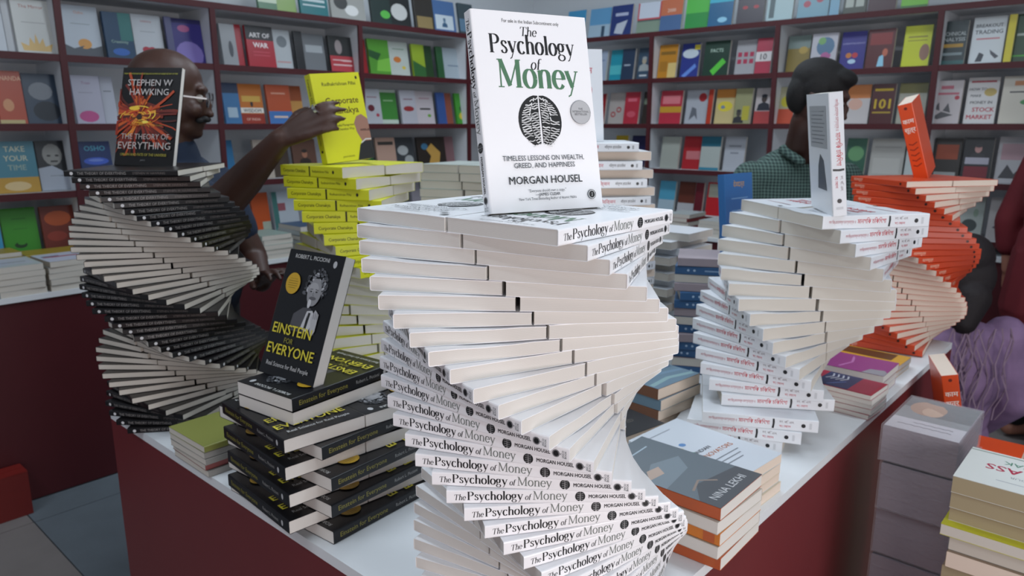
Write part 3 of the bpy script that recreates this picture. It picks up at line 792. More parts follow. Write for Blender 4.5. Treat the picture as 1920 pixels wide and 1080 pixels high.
a.text('धन-संपत्ति का', '8a7a80', .0, .078, .012, maxw=.08); a.text('मनोविज्ञान', 'b84a5c', .0, .052, .020, bold=.02, maxw=.10)
brain(a, .028, .012, .016, .017, ink='b8485c', pale='d8dadd'); a.text('सुखी जीवन के सबक', '8a8c90', .0, -.035, .009, maxw=.09); a.text('मॉर्गन हाउज़ेल', '3a3c40', .0, -.07, .013, bold=.02, maxw=.09)
hf = front(a, HW, HL, HT)
book(book_meshes(HW, HL, HT, COVER_B, PAPER_C), stand_mtx((.080, 1.77, CAM_Z - .0415), 80, 9, HW, HL, HT, roll=0), [hf, hin_sp],
     'white paperback with a small red emblem standing behind the front display copy', 'display copies standing on the spirals')
# grey-green tower at the far left of it
spiral('sage_paperback', 21, -.105, 2.30, -.118, .0242, .1425, .0, .0, lambda n: 30 - 3 * n, (.140, .216, .0238), mat('sage_cover', 'aab2ac', .4), PAPER_G, [], 'sage paperback', 'rear sage tower', 'sage paperbacks of the far tower', jit=.003)

# small books along the right table edge
a = Art(); a.rect('2b3a60', -.05, .05, -.045, .03); a.rect('9a2f48', -.05, .05, .03, .075)
for i in range(4): a.stroke('b9bec8', [(-.04, .0 - .011 * i), (-.02, .006 - .011 * i), (.0, -.004 - .011 * i)], .004)
a.stroke('5c78b0', [(.0, .01), (.04, -.02)], .003)
red_top = front(a, .105, .165, .0112)
a = Art(); a.ell('d8c0c4', -.03, 0, .003)
red_sp = spine(a, .105, .165, .0112)
pile(5, (.105, .165, .0112), 1.70, .515, TT, AZU + 90 + 2, [mat('crimson_cover', 'a02840', .4), PAPER_W and mat('white_small_cover', 'd8d0cc', .5)], PAPER_W, 'small red and white pile at the right table edge', 'small paperbacks at the right table edge', top=red_top, decal={0: red_sp}, jit=.002)
a = Art(); a.rect('8a3478', -.065, .065, -.1, .1); a.stroke('b06aa4', [(-.05, .0), (0, .01), (.05, -.006)], .006); a.poly('8c8c94', [(.02, .1), (.065, .1), (.065, .05), (.03, .06)])
pur = front(a, .130, .200, .018)
pile(3, (.130, .200, .018), 1.865, .56, TT, AZU + 90, [mat('purple_cover', '7c2c6c', .35), COVER_B], PAPER_W, 'purple-topped pile at the right table edge', 'purple paperbacks at the table edge', top=pur)
a = Art(); a.rect('c8962c', -.065, .065, -.1, .1); a.rect('5a3a20', -.06, .0, -.07, .07); a.rect('d8c078', .02, .055, -.09, .02)
gold = front(a, .130, .200, .014)
pile(2, (.130, .200, .014), 2.03, .57, TT, AZU + 90, [mat('gold_cover', 'c8962c', .35)], PAPER_W, 'gold-topped pair at the right table edge', 'gold paperbacks at the table edge', top=gold)

# ------------------------------------------------------------------ bundles and piles standing beside the table
PLAS = bpy.data.materials.new('clear_plastic_wrap'); PLAS.use_nodes = True
nt = PLAS.node_tree; pb = nt.nodes['Principled BSDF']; pb.inputs['Base Color'].default_value = (.85, .84, .88, 1); pb.inputs['Roughness'].default_value = .12
pb.inputs['Alpha'].default_value = .16; nz = nt.nodes.new('ShaderNodeTexNoise'); nz.inputs['Scale'].default_value = 14; bp = nt.nodes.new('ShaderNodeBump'); bp.inputs['Strength'].default_value = .6; bp.inputs['Distance'].default_value = .006
nt.links.new(nz.outputs['Fac'], bp.inputs['Height']); nt.links.new(bp.outputs['Normal'], pb.inputs['Normal'])
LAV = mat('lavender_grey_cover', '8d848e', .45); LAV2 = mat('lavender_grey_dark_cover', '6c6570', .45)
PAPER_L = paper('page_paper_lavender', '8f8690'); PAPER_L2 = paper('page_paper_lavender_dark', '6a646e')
a = Art(); a.rect('8f9294', -.066, .066, -.105, .105); a.rect('6b6e70', -.066, .066, .0, .105); a.ell('b08e78', -.02, .045, .034, .045); a.ell('c8a890', -.008, .03, .02, .03); a.rect('c9c6cc', -.066, .066, -.105, -.035)
for i in range(2): a.stroke('6c6a72', [(-.05 + .008 * k, -.055 - .018 * i + .003 * (k % 2)) for k in range(13)], .003)
br = front(a, .134, .212, .0245)
z = .006; nb = 0
while z < .78:
    nlay = 4 if nb != 7 else 3
    uu = 1.645 + random.uniform(-.006, .006); vv = .309 + random.uniform(-.005, .003)
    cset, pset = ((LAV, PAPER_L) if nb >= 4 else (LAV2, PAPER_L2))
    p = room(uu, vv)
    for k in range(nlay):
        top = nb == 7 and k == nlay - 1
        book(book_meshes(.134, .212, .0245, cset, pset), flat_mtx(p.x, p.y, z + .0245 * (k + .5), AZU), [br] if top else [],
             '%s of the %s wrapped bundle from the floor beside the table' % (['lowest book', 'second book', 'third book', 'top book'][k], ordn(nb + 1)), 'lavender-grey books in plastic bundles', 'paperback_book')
    h = .0245 * nlay
    wr = boxes('plastic_wrap', [PLAS], [(uu - .109, uu + .109, vv - .070, vv + .070, z - .001, z + h + .0015)], None, (0, 0, 0), ROOM)
    tag(wr, 'clear plastic wrap around the %s lavender-grey bundle from the floor' % ordn(nb + 1), 'plastic wrap')
    z += h + .0065; nb += 1
TOPA = z
# yellowed pile at the right border
KW, KL = .215, .156
a = Art(); a.rect('d9dcd8', -KW / 2, KW / 2, -KL / 2, KL / 2); a.rect('8f9a90', -KW / 2, KW / 2, -KL * .46, -KL * .43)
a.text('KICK ASS', 'b02848', .005, -.018, .034, bold=.03, maxw=.19); a.text('BREAK', '5a8a74', .02, -.046, .022, bold=.02, maxw=.12)
a.text('WITH YOUR', '8a8e96', 0, .018, .012, maxw=.11); a.rect('b0b4b8', -.05, .05, .045, .048)
kick = front(a, KW, KL, .030)
a = Art(); a.rect('bcb82c', -KW / 2, KW / 2, -KL / 2, KL / 2); a.rect('8c3434', -.03, .06, -.052, -.030); a.rect('a8a49a', -.062, -.036, -.052, -.030)
yel = front(a, KW, KL, .020)
zz = .004; uB, vB = 1.452, .114
for k in range(23):
    t = .0302
    p = room(uB + random.uniform(-.008, .008), vB + random.uniform(-.006, .004))
    book(book_meshes(KW, KL, t, mat(['tan_cover', 'grey_cover', 'beige_cover'][k % 3], '8d7a68'), [PAPER_C, PAPER_G, PAPER_Y][k % 3]), flat_mtx(p.x, p.y, zz + t / 2, AZU + random.uniform(-1.5, 1.5)), [],
         'yellowed book, %s from the floor in the right-hand pile' % ordn(k + 1), 'yellowed books of the right-hand pile', 'thick_book')
    zz += t + .0003
for nm, t, dec, du, lab in (('y', .020, [yel], -.012, 'thin book with an acid-yellow cover in the right-hand pile'), ('p', .026, [], .010, 'yellowed book just above the acid-yellow one in the right-hand pile'),
                            ('p', .030, [], .004, 'yellowed book second from the top of the right-hand pile'), ('k', .030, [kick], .0, 'white-covered book with crimson title on top of the right-hand pile')):
    p = room(uB + du, vB + (.006 if nm == 'y' else 0))
    cv = mat('acid_yellow_cover', 'bcb82c', .4) if nm == 'y' else mat('worn_white_cover', 'c9cac4', .5)
    book(book_meshes(KW, KL, t, cv, PAPER_Y if nm != 'y' else PAPER_G), flat_mtx(p.x, p.y, zz + t / 2, AZU + 180), dec, lab, 'yellowed books of the right-hand pile', 'thick_book')
    zz += t + .0003
# orange books on a low pile beyond the bundles, one leaning against the table
pile(20, (.140, .205, .030), 2.08, .30, .006, AZU + 90, [mat('rust_cover', 'a8481c', .4), mat('bright_orange_cover', 'd84a18')], PAPER_C, 'orange pile on the floor beyond the bundles', 'orange paperbacks on the floor beyond the bundles')
p = room(2.04, .315)
m = Matrix.Translation((p.x - .055, p.y, .61 + .112)) @ Matrix.Rotation(R(-13), 4, 'Y') @ Matrix.Rotation(R(-18), 4, 'Z') @ base
book(ms2, m, [kama], 'thick orange paperback leaning beside the right table edge, above the bundles', 'display copies standing on the spirals')

# ------------------------------------------------------------------ face-out books on the wall shelves
# each line: x0,x1 (where it stands along the shelf, in picture columns), height, cover, name; then printed elements
# R h x0 x1 y0 y1 | E h cx cy rx ry | T h cx y size bold text | S h (scribble block x0 x1 y0 y1 n)
CP, SP_ = math.cos(R(PITCH)), math.sin(R(PITCH))
def col_to_wall(px, z, wall):
    xc = (px - 960) / 1390.0
    if wall == 'L':
        V = LV + .05; yc = (z * (.669 * CP - .743 * xc) + V * SP_) / (V * CP - z * .669 * SP_)
        fwd = CP + yc * SP_; k = V / (.669 * fwd - .743 * xc)
        return k * (.743 * fwd + .669 * xc)
    U = RU + .05; yc = (z * (.743 * CP + .669 * xc) + U * SP_) / (U * CP - z * .743 * SP_)
    fwd = CP + yc * SP_; k = U / (.743 * fwd + .669 * xc)
    return k * (.669 * fwd - .743 * xc)
def art_from(spec, W, L, t):
    a = Art()
    for el in spec.split('|'):
        p = el.split()
        if not p: continue
        if p[0] == 'R': x0, x1, y0, y1 = map(float, p[2:6]); a.rect(p[1], (x0 - .5) * W, (x1 - .5) * W, (.5 - y1) * L, (.5 - y0) * L)
        elif p[0] == 'E': cx, cy, rx, ry = map(float, p[2:6]); a.ell(p[1], (cx - .5) * W, (.5 - cy) * L, rx * W, ry * L, 14)
        elif p[0] == 'P': n = list(map(float, p[2:])); a.poly(p[1], [((n[i] - .5) * W, (.5 - n[i + 1]) * L) for i in range(0, len(n), 2)][::-1])
        elif p[0] == 'T': a.text(' '.join(p[6:]), p[1], (float(p[2]) - .5) * W, (.5 - float(p[3])) * L, float(p[4]) * L, bold=float(p[5]), maxw=W * .92)
        elif p[0] == 'F':   # small portrait: head and shoulders
            cx, cy, s = map(float, p[3:6]); X = (cx - .5) * W; Y = (.5 - cy) * L; q = s * L
            a.poly(p[1], [(X - q * .55, Y - q * .95), (X + q * .55, Y - q * .95), (X + q * .45, Y - q * .45), (X + q * .12, Y - q * .3), (X - q * .12, Y - q * .3), (X - q * .45, Y - q * .45)])
            a.ell(p[2], X, Y, q * .24, q * .32, 14); a.ell(p[1], X, Y + q * .22, q * .25, q * .14, 12)
    return front(a, W, L, t, 'cover_print') if a.p else None
ORDR = {2: 'topmost', 1: 'second', 0: 'third', -1: 'fourth', -2: 'lowest'}
def shelf_row(wall, row, lines):
    z0 = row * SP; n = 0; prev = None
    for ln in lines.strip().split('\n'):
        head, _, spec = ln.strip().partition(';')
        p = head.split(None, 4)
        x0, x1, h, c, nm = float(p[0]), float(p[1]), float(p[2]), p[3], p[4]
        a0 = col_to_wall(x0, z0 + h / 2, wall); a1 = col_to_wall(x1, z0 + h / 2, wall)
        W = abs(a1 - a0) - .002; W = max(.03, W)
        t = .018 if W > .05 else .014
        off = .045 + (.022 if n % 2 else 0)
        me = book_meshes(round(W, 3), h, t, flat(c, .35), PAPER_G)
        bl = room(a0, LV + off, CAM_Z + z0 + .0015) if wall == 'L' else room(RU + off, a0, CAM_Z + z0 + .0015)
        m = stand_mtx(bl, 42 if wall == 'L' else 132, 9, round(W, 3), h, t)
        d = art_from(spec, round(W, 3), h, t)
        book(me, m, [d] if d else [], '%s, %s shelf of the %s bookcase' % (nm, ORDR[row], 'left' if wall == 'L' else 'right'),
             'books facing out on the %s bookcase' % ('left' if wall == 'L' else 'right'), 'shelf_book')
        n += 1
shelf_row('L', 2, '''
482 518 .19 3a6a48 green book with pale foot;R b8c8b0 0 1 .6 .8
521 559 .19 7c9a50 lime book beside the teal one;R d0d8b8 .1 .9 .3 .6
562 615 .19 1c6a70 teal book with white lines;R b8c8cc .1 .9 .55 .62|R b8c8cc .1 .9 .7 .74
625 690 .19 9a9c98 grey picture book;E 3c3e3e .3 .5 .2 .2|E d4d6d4 .6 .7 .2 .15
697 734 .19 2a3836 dark green book with bright leaf;E 58b04c .7 .7 .25 .12
737 776 .19 26292a black book with white shape;E c0c2c0 .45 .55 .4 .25
779 815 .19 33302c dark book with golden foot;R 8a7850 .1 .9 .6 .95
818 860 .19 4a6a98 blue book with a white portrait panel;R c0ccd4 .1 .9 .45 .9|F 3a5a78 5a7890 .5 .62 .22
863 890 .19 3c4a50 slate book at the row end;R 5a7890 0 1 .5 .9
''')
shelf_row('L', 1, '''
-12 8 .21 b4bcc4 white book cut by the left border;
11 22 .21 bcc2c8 narrow white book near the left border;
27 102 .21 c0c4c2 white book with a yellow lotus;T a05040 .5 .16 .09 0 The Mirror|R 8a8c90 .2 .8 .42 .43|P d0b070 .15 .95 .1 .8 .3 .86 .35 .70 .45 .82 .5 .62 .57 .82 .68 .70 .72 .86 .92 .8 .85 .95
121 194 .21 b0bac4 white book with orange sun over grey hills;T c08060 .5 .16 .08 0 Osho|R 707880 .25 .75 .35 .36|E c89048 .55 .74 .18 .10|P 4a5058 0 1 0 .76 .25 .84 .5 .78 .75 .82 1 .76 1 1
198 252 .195 22405c blue and green book with glowing foot;R 2c6a68 .55 1 0 .6|E 2a5ca8 .5 .85 .3 .08|T 9ab8a8 .5 .66 .09 0 Creativity
256 312 .20 b4bac0 white book with a red heart;T a04848 .5 .16 .07 0 Intimacy|R 7c8088 .25 .75 .36 .37|E a02838 .38 .76 .14 .07|E a02838 .58 .76 .14 .07|P a02838 .25 .78 .72 .78 .48 .93
315 327 .20 4a4c70 slim indigo spine;
330 388 .20 2c2470 purple book with lavender haze;E 7a6cb0 .5 .8 .45 .3|E a05080 .4 .22 .2 .08|R 1c1850 0 1 0 .1
417 446 .195 8c9094 grey book with dark figure;E 3c4048 .6 .6 .15 .2
449 462 .20 9a1a28 slim crimson book;
465 517 .20 a01c2c red and black book about war;R 16161a 0 1 0 .34|T e0dcdc .5 .28 .16 .03 ART OF|T e8e4e4 .5 .52 .17 .04 WAR|R c04858 .2 .8 .62 .64|R c04858 .2 .8 .7 .72
520 553 .195 aab0b4 white book with grey sketch;E 6a7278 .5 .3 .3 .15|R b08888 .1 .9 .8 .84
556 572 .195 1c1d20 slim black book;
576 616 .19 6c7074 grey glossy book;R 9aa0a4 .1 .9 .3 .5
620 665 .19 2a2c2c dark book with a red lower half;E 8a8080 .4 .3 .15 .2|R a83840 0 1 .55 1|R d0b0b0 .1 .9 .65 .7|R d0b0b0 .1 .9 .78 .82
685 691 .19 8a1c24 slim red spine;
694 733 .195 4c8a2c green leaf book;P 1f4a24 0 .3 .6 .4 .4 .6 0 .5|P 70b040 .4 .6 1 .5 1 .9 .3 .9
737 773 .195 aeb6b0 white book with orange fruit;E b86c30 .4 .52 .2 .09|E c8b040 .7 .75 .1 .05|R 5a7a5a .2 .8 .2 .22
776 799 .19 88a028 lime and green book;P 2c5c2c 0 .5 1 .7 1 1 0 1
802 818 .19 1f3c1c dark green leaning book;
822 834 .19 24502c narrow green book;
838 876 .19 9ca8b0 pale blue-white book;R 5c6c80 .2 .8 .55 .58
''')  # the grey book's pale band is glare put into its print
shelf_row('L', 0, '''
-6 47 .205 a03c1c orange-red book with ornament;T d8b090 .55 .18 .12 .01 ANANDA|E c08860 .4 .65 .2 .12|R b0a070 0 .9 .93 1
50 116 .20 2c3c50 navy picture book;E 7a8088 .5 .35 .35 .18|E 16202c .6 .75 .4 .2
140 194 .20 a8a8b8 lavender-white book with pink foot;T 8a6080 .5 .18 .08 0 Trust|E b04880 .45 .85 .35 .12|R 7a7a88 .2 .7 .35 .36
197 222 .20 acb0bc pale book half hidden by the black display copy;R 6c7078 .2 .8 .3 .32
421 452 .195 3c6c98 sky blue book;R 1c2c48 0 1 0 .25|R 9ab0c0 .2 .8 .6 .85
456 500 .195 b86c2c orange wisdom book with a white band;R 8a2c1c 0 1 .75 1|R d8d4cc 0 1 .6 .73|T 2a2a2c .5 .71 .12 .03 WISDOM|T d8b0a0 .5 .92 .09 .01 OF INDIA|E 2c2020 .5 .5 .06 .08|R c8a048 .1 .9 .3 .45
504 548 .195 a84c2c terracotta book with blue foot;R 3c6ca8 0 1 .68 1|R c89078 .2 .8 .2 .24|R d0b8a8 .2 .8 .8 .85
552 574 .195 8a4420 brown book beside the yellow display copy;R b08040 0 1 .4 .7
685 717 .195 a8aab0 white book with maroon blot;R 8a6870 .2 .8 .22 .25|E 5c1c28 .4 .55 .2 .1|E a03848 .75 .75 .1 .05
720 751 .195 3c7c34 white book with wide green panel;R b0bcb0 0 1 0 .08|R b0bcb0 0 1 .88 1|R 88b080 .2 .8 .3 .34
754 783 .195 a8a8b0 pale book with dark red letters;R 7c5860 .2 .8 .25 .28|E 8a2c30 .5 .55 .35 .08
787 820 .195 b8b0b4 rose-white book with a black line;R 2c2c28 .2 .8 .52 .57|E 6a9a40 .7 .75 .1 .05|R a88890 .2 .8 .2 .24
823 838 .19 34508a slim blue book;
841 854 .19 8a4c3c slim brown book;
857 878 .19 3c8c2c bright green book with yellow fruit;E c0b030 .5 .75 .3 .12|E 1c3c18 .6 .5 .3 .1
''')
shelf_row('L', -1, '''
-14 72 .205 3c7484 teal book with ochre foot and large words;T b8b8a0 .55 .2 .15 .02 TAKE|T b8b8a0 .55 .38 .15 .02 YOUR|T 8a9c90 .55 .56 .15 .02 TIME|R b08830 0 1 .70 1|E c8b080 .5 .87 .3 .09
76 143 .205 24262a black and white book with a bald portrait;E 8c8c88 .45 .28 .28 .22|E 1c1c1e .35 .30 .06 .02|E 1c1c1e .58 .30 .06 .02|R 1c1c1e .38 .58 .4 .43|P a8b0bc 0 .55 .4 .5 .7 .62 1 .6 1 1 0 1|R 6a7078 .3 .7 .7 .72
154 214 .20 1c3060 navy book with glowing oval;T 4a9ab0 .5 .2 .15 .03 OSHO|E 3858b8 .5 .42 .4 .08|E 6880c8 .5 .40 .25 .03
418 446 .195 2c6c98 blue book behind the man's arm;
480 514 .195 a89c90 cream book behind the arm;E a88c40 .6 .5 .2 .2
518 548 .195 443830 brown book behind the arm;
552 596 .195 5c4034 brown portrait book;F 2c2420 9a6850 .5 .4 .35
690 706 .195 1c5c34 slim green book by the yellow copy;
709 745 .195 b09080 peach book with dark title bar;R 3c3834 .1 .9 .12 .22|R a87048 0 1 .85 1
749 783 .195 3c4044 black and white photo book;E b0b4b4 .4 .4 .3 .15|E a0a4a4 .7 .7 .25 .15
786 838 .195 2a2420 dark book with golden dancer;P b89048 .5 .2 .8 .5 .7 .95 .3 .95 .45 .6 .3 .4|E 3c6c8c .25 .3 .12 .1
842 858 .195 7c5c60 dusty pink book;
''')
shelf_row('L', -2, '''
-14 6 .20 3c90b8 sky-blue book at the left border;
10 78 .21 3c8c28 bright green book with a small dark curl;E 1c3c18 .45 .72 .18 .06|E 3c8c28 .48 .68 .12 .04|R 2c6c20 .3 .7 .2 .22|R 2c6c20 .3 .7 .4 .41
82 146 .21 6c2a1c russet book in the shade;E a84c20 .5 .25 .4 .15|E 8a3424 .4 .6 .3 .1
480 512 .20 b04c20 orange book low between the spirals;R 98a090 .5 1 .75 1
515 561 .20 a8b0b8 white and teal book low between the spirals;R 3c6c68 0 .2 0 1|R 8a5058 .2 .5 .3 .5
780 796 .20 8c8890 grey-pink book low by the yellow spiral;
800 840 .20 26282a dark book with a yellow spark;E b0b040 .5 .65 .2 .05
843 870 .20 2c4c3c deep green book low by the yellow spiral;
''')
shelf_row('R', 2, '''
1062 1096 .19 3c8cb8 sky-blue book nearest the corner;R 8ab8cc 0 1 .6 1
1100 1140 .19 5c94bc blue sky book with towers;R 9cb4c4 0 1 .55 1|R 2c4458 .6 .75 .6 .95
1144 1184 .19 23346c navy book with white splash;R a8b0c8 .2 .8 .25 .35|P b0b8c4 .3 .6 .8 .5 .6 .95 .2 .9
1190 1234 .19 4c5a58 grey-green book with a red-framed upper half;R b8444c 0 1 0 .55|R c0c8d4 .06 .94 0 .5|R 7a8c7c 0 1 .6 1
1237 1278 .19 48648c steel-blue book with orange upper part;R b86848 0 1 0 .5|T d8c0b0 .5 .4 .15 .02 2000
1281 1325 .19 2f8a44 green book in two shades;R 50b048 0 1 0 .5
1328 1374 .19 205c84 deep blue book with cyan top;R 3ca8c0 0 1 0 .28|E 8ac0d8 .6 .8 .2 .08
1378 1430 .19 403c44 charcoal book with red dots;E a03840 .3 .5 .1 .05|E a03840 .7 .5 .1 .05
1438 1488 .195 9cb4b8 pale picture book;R 4c5c60 .1 .3 .1 .9
1493 1553 .195 6c94a4 light blue book with red blossoms;E a04858 .3 .6 .12 .09|E a04858 .7 .5 .12 .09
1557 1576 .195 6c98b0 narrow blue book;
1580 1624 .195 343c34 dark photo book with pale squares;R a0a8a0 .1 .45 .5 .8|R a0a8a0 .55 .9 .5 .8
1630 1684 .195 3c2028 dark maroon book on the top shelf;
1690 1742 .195 3c6c38 green book on the top shelf;R 6cae40 0 1 .6 .9
''')
shelf_row('R', 1, '''
1116 1136 .195 98a4b8 pale blue book by the white copy;R 6c7ca0 .2 .8 .3 .34
1139 1161 .195 1c8ca0 turquoise book;R 4cb0b8 0 1 .5 .8
1164 1188 .195 22344c dark navy book with letters;R 9ca8b4 .2 .7 .5 .55
1191 1215 .195 33485c slate book with a portrait;F 9aa0a0 a89c88 .5 .4 .35|R c0c4c8 .2 .8 .85 .9
1233 1268 .20 b07820 golden book;R 7a5818 .1 .9 .2 .3|R c8b070 .55 1 .55 1|R 9a6a1c .1 .5 .5 .8
1272 1306 .20 23307c royal blue book with white oval;E b8c4cc .5 .3 .45 .14|P 5c80c8 .1 .95 .8 .6 .9 .7 .3 1|R c8b838 .7 1 .05 .2
1318 1366 .20 173428 dark green book with a bright pill;T a8c0b0 .5 .32 .14 .03 FACTS|P 50b838 .3 .85 .75 .5 .9 .62 .45 .98
1375 1413 .195 98989c grey-white book with crimson squares;R a02848 .1 .3 .35 .48|R a02848 .4 .6 .35 .48|R a02848 .7 .9 .35 .48|R a02848 .1 .3 .55 .68|R a02848 .4 .6 .55 .68|R a02848 .7 .9 .55 .68
1416 1446 .195 a03448 crimson and white book with a number;R c8c4c4 0 1 .38 .65|T 2c2c30 .5 .6 .24 .03 10
1472 1515 .195 7c6c38 ochre landscape book;R 6c7c78 0 1 0 .35|E a08840 .7 .4 .2 .1
1519 1568 .195 b0b0b8 white book with a colour swirl;E 50708c .55 .35 .35 .25|E 6c9c60 .4 .2 .15 .1|E a05888 .6 .6 .2 .1
1572 1620 .195 302c7c violet-blue book with red and white pills;T a0a0c8 .5 .33 .06 .01 SUPERINTELLIGENCE|E b87030 .35 .62 .12 .07|E b03038 .6 .62 .12 .07|E a8c4d8 .5 .78 .16 .06
1624 1676 .195 501c20 dark red book with a small bright figure;R 7c2828 .1 .9 .1 .4|P 8ac0d8 .45 .95 .5 .7 .65 .65 .7 .95|E b06048 .7 .6 .1 .1
1690 1743 .20 b8c018 acid-yellow book with a face;R 8a8430 .15 .85 .25 .29|R 8a8430 .15 .85 .35 .37|E 8a6858 .8 .65 .18 .2
1757 1812 .205 1c2c30 black-green book on technical analysis;T a8b0b0 .5 .33 .12 .03 TECHNICAL|T a8b0b0 .5 .46 .12 .03 ANALYSIS|R a88430 .1 .9 .52 .6|R 7c8c90 .1 .9 .72 .78|R 2c5c5c 0 1 .9 1
1818 1882 .215 c4ccd0 white book on breakout trading;T 3c4048 .5 .22 .10 .03 BREAKOUT|T 3c4048 .5 .36 .12 .03 TRADING|R b87078 .15 .85 .45 .48|P 3c4048 .2 .95 .3 .75 .45 .8 .4 .95|P 4c5058 .6 .7 .9 .85 .8 .9 .65 .8
1886 1894 .215 c0b41c slim yellow spine;
1898 1960 .215 1c3c20 dark green book at the right border;R 4c9c38 0 1 .85 .88|R 9ca8a0 .1 .9 .4 .45
''')
shelf_row('R', 0, '''
1126 1133 .195 8a1c24 slim red spine by the white copy;
1137 1166 .20 a8a09c white book with red rings;E a02c34 .3 .7 .16 .09|E a02c34 .65 .55 .16 .09|E a8a09c .3 .7 .10 .05|E a8a09c .65 .55 .10 .05
1169 1197 .20 a82c3c rose-red book;R c86070 .2 .8 .2 .3|E c05060 .5 .7 .3 .1
1200 1216 .20 2c2420 dark book at the divider;R 6c7868 .1 .9 .2 .4
1236 1277 .20 a82a3c red book with a yellow band;R b88c28 0 1 .48 .66|R c87078 .1 .9 .15 .4
1281 1322 .20 a0a4ac grey-white book with a figure and a red ball;E 981c24 .75 .22 .18 .13|P 5c6068 .2 .9 .3 .5 .5 .55 .6 .9 .45 .75
1325 1334 .20 a8321c slim scarlet spine;
1337 1373 .20 b8a878 sand and orange book with blossoms;R b87830 0 1 0 .25|E c8b838 .5 .5 .4 .15|E 6c7c90 .4 .52 .12 .05
1376 1408 .20 8c8c68 olive-white book with two figures;F 2c2c30 403c38 .3 .7 .3|R a8a038 .5 .9 .5 .9
1411 1444 .20 b0a8a8 white book with a man in a dark suit;F 202430 3c302c .5 .3 .35|R a03c3c 0 1 .65 1
1456 1488 .20 a09c80 book with yellow centre and red foot;E b0a830 .5 .4 .3 .15|R b04830 0 1 .6 1
1582 1628 .20 b8b4b4 white book with an orange top;R b87038 0 1 0 .35|E c8a090 .4 .5 .3 .15
1632 1676 .20 44181c dark red book with huge yellow number;T b89c20 .5 .62 .34 .05 101|R b89c20 .1 .9 .12 .18|R a08828 .1 .9 .7 .74
1680 1734 .20 98988c grey book behind the orange display copy;R 6c6838 0 1 0 .25|E 4c3834 .5 .45 .2 .12
1743 1802 .205 b0aaac white book with pink title and dark script;R a85868 .3 .7 .12 .2|R a85868 .1 .9 .28 .33|E a02c3c .85 .4 .08 .05|P 4c4c50 .15 .65 .3 .5 .35 .7|P 4c4c50 .45 .7 .6 .52 .7 .75|P 4c4c50 .15 .85 .4 .72 .8 .8 .3 .9
1808 1868 .215 c4c4c4 white book on the stock market;R a03040 .1 .9 .07 .11|T 33363c .35 .28 .08 .03 HOW TO|T 33363c .3 .42 .08 .03 MAKE|T 33363c .5 .57 .09 .03 MONEY IN|E b09c58 .75 .32 .2 .09|T a8283c .6 .74 .13 .05 STOCK|T a8283c .5 .90 .13 .05 MARKET
1876 1950 .215 bcb8ac cream book with green leaf at the right border;R b87848 .3 .9 .1 .2|R 3c3c40 .2 .9 .32 .35|E 3c8048 .7 .55 .2 .06
''')
shelf_row('R', -1, '''
1151 1174 .20 a08820 ochre book above the rear tower;
1178 1206 .20 1c1c48 indigo book above the rear tower;
1238 1272 .195 9ca098 grey-green book;
1276 1309 .20 a02028 deep red book;R b86c70 .2 1 .45 .7
1312 1349 .20 a4aca8 pale book with teal top;R 1c5c70 0 1 0 .3|R 2c7890 0 1 .92 1
1353 1392 .20 a4a8b0 white book with grey letters;R 7c8088 .2 .8 .25 .3|R 7c8088 .3 .7 .45 .5
1584 1622 .20 2c5444 leaf-green picture book;E 5c8c60 .5 .4 .4 .2
1628 1692 .20 9c9c98 grey book with faint lines;R 8a8a88 .1 .9 .2 .24|R a8a8a4 .1 .9 .5 .9
1697 1728 .20 a8b0b0 pale book behind the orange copy;
1746 1798 .205 2a2624 black book with a rust band;R 8a3c20 .1 .9 .15 .5|R 8c9090 .1 .9 .8 .95
1803 1860 .21 1c1c20 black book with a portrait and crimson band;F 2c2c30 a8807c .5 .25 .3|R 6c1c28 .1 .9 .65 .9|R 9c9ca8 .1 .9 .45 .6
1866 1940 .215 a8a8ac white book with rose and black print;R a88890 .1 .9 .15 .5|P 3c3c40 .1 .9 .3 .6 .5 .8 .7 .6 .9 .9
''')
shelf_row('R', -2, '''
1234 1264 .195 4c94b0 light blue book, low;R 9cb0bc 0 1 .6 1
1267 1298 .195 5c2c20 brown book, low;R a8a8ac 0 1 .68 1
1301 1317 .195 5c1420 slim maroon book, low;
1320 1350 .20 b01c24 red and white book, low;R a8a898 .1 .95 .05 .45
1600 1660 .20 6c7478 grey book, low, behind the orange spiral;
1792 1842 .205 98a09c pale book with a dark round figure, low;E 3c4444 .5 .7 .3 .15|E 7c9080 .7 .4 .1 .1
1852 1900 .205 a8a4a4 white book with a fish shape, low;P 4c5058 .2 .7 .5 .55 .8 .6 .5 .75
''')
# piles on the counters
cc = {k: flat(v, .45) for k, v in dict(w='b4bcbc', g='8fa39a', c='a39a8c', m='4c2630', y='a08a28', o='b4622c', r='8c3434', b='3c5470', k='2c2e34', p='9c949c').items()}
def cpile(wall, a, back, n, cols, lab, W=.15, t=.022, art=None):
    u, v = (a, 3.176 + back * .3 if back < .1 else 3.374) if wall == 'L' else (RU - .24 + back, a)
    top = None
    if art: top = art_from(art, W, .205, t)
    pile(n, (W - .006 if back > .1 else W, .205, t), u, v, CT, AZV if wall == 'L' and back < .1 else AZU, [cc[c] for c in cols], PAPER_G, lab, 'book piles on the counters', turn=[0, 180], top=top)
cpile('L', .43, 0, 4, 'wc', 'pale pile on the left counter cut by the left border')
cpile('L', .60, 0, 6, 'gc', 'pale green pile on the left counter', art='R 8fb0a0 .1 .9 .1 .9|R 6c7c74 .3 .6 .3 .4')
cpile('L', .765, 0, 5, 'wc', 'white pile on the left counter beside the pale green one', art='R b8bcc8 .1 .9 .05 .8|R 6c6c74 .2 .8 .5 .55')
cpile('L', .93, .01, 5, 'cw', 'white pile with a red-printed top on the left counter', art='R c0c8d8 0 1 0 1|R a02c3c .1 .9 .4 .5|R 50587c .1 .5 .3 .38')
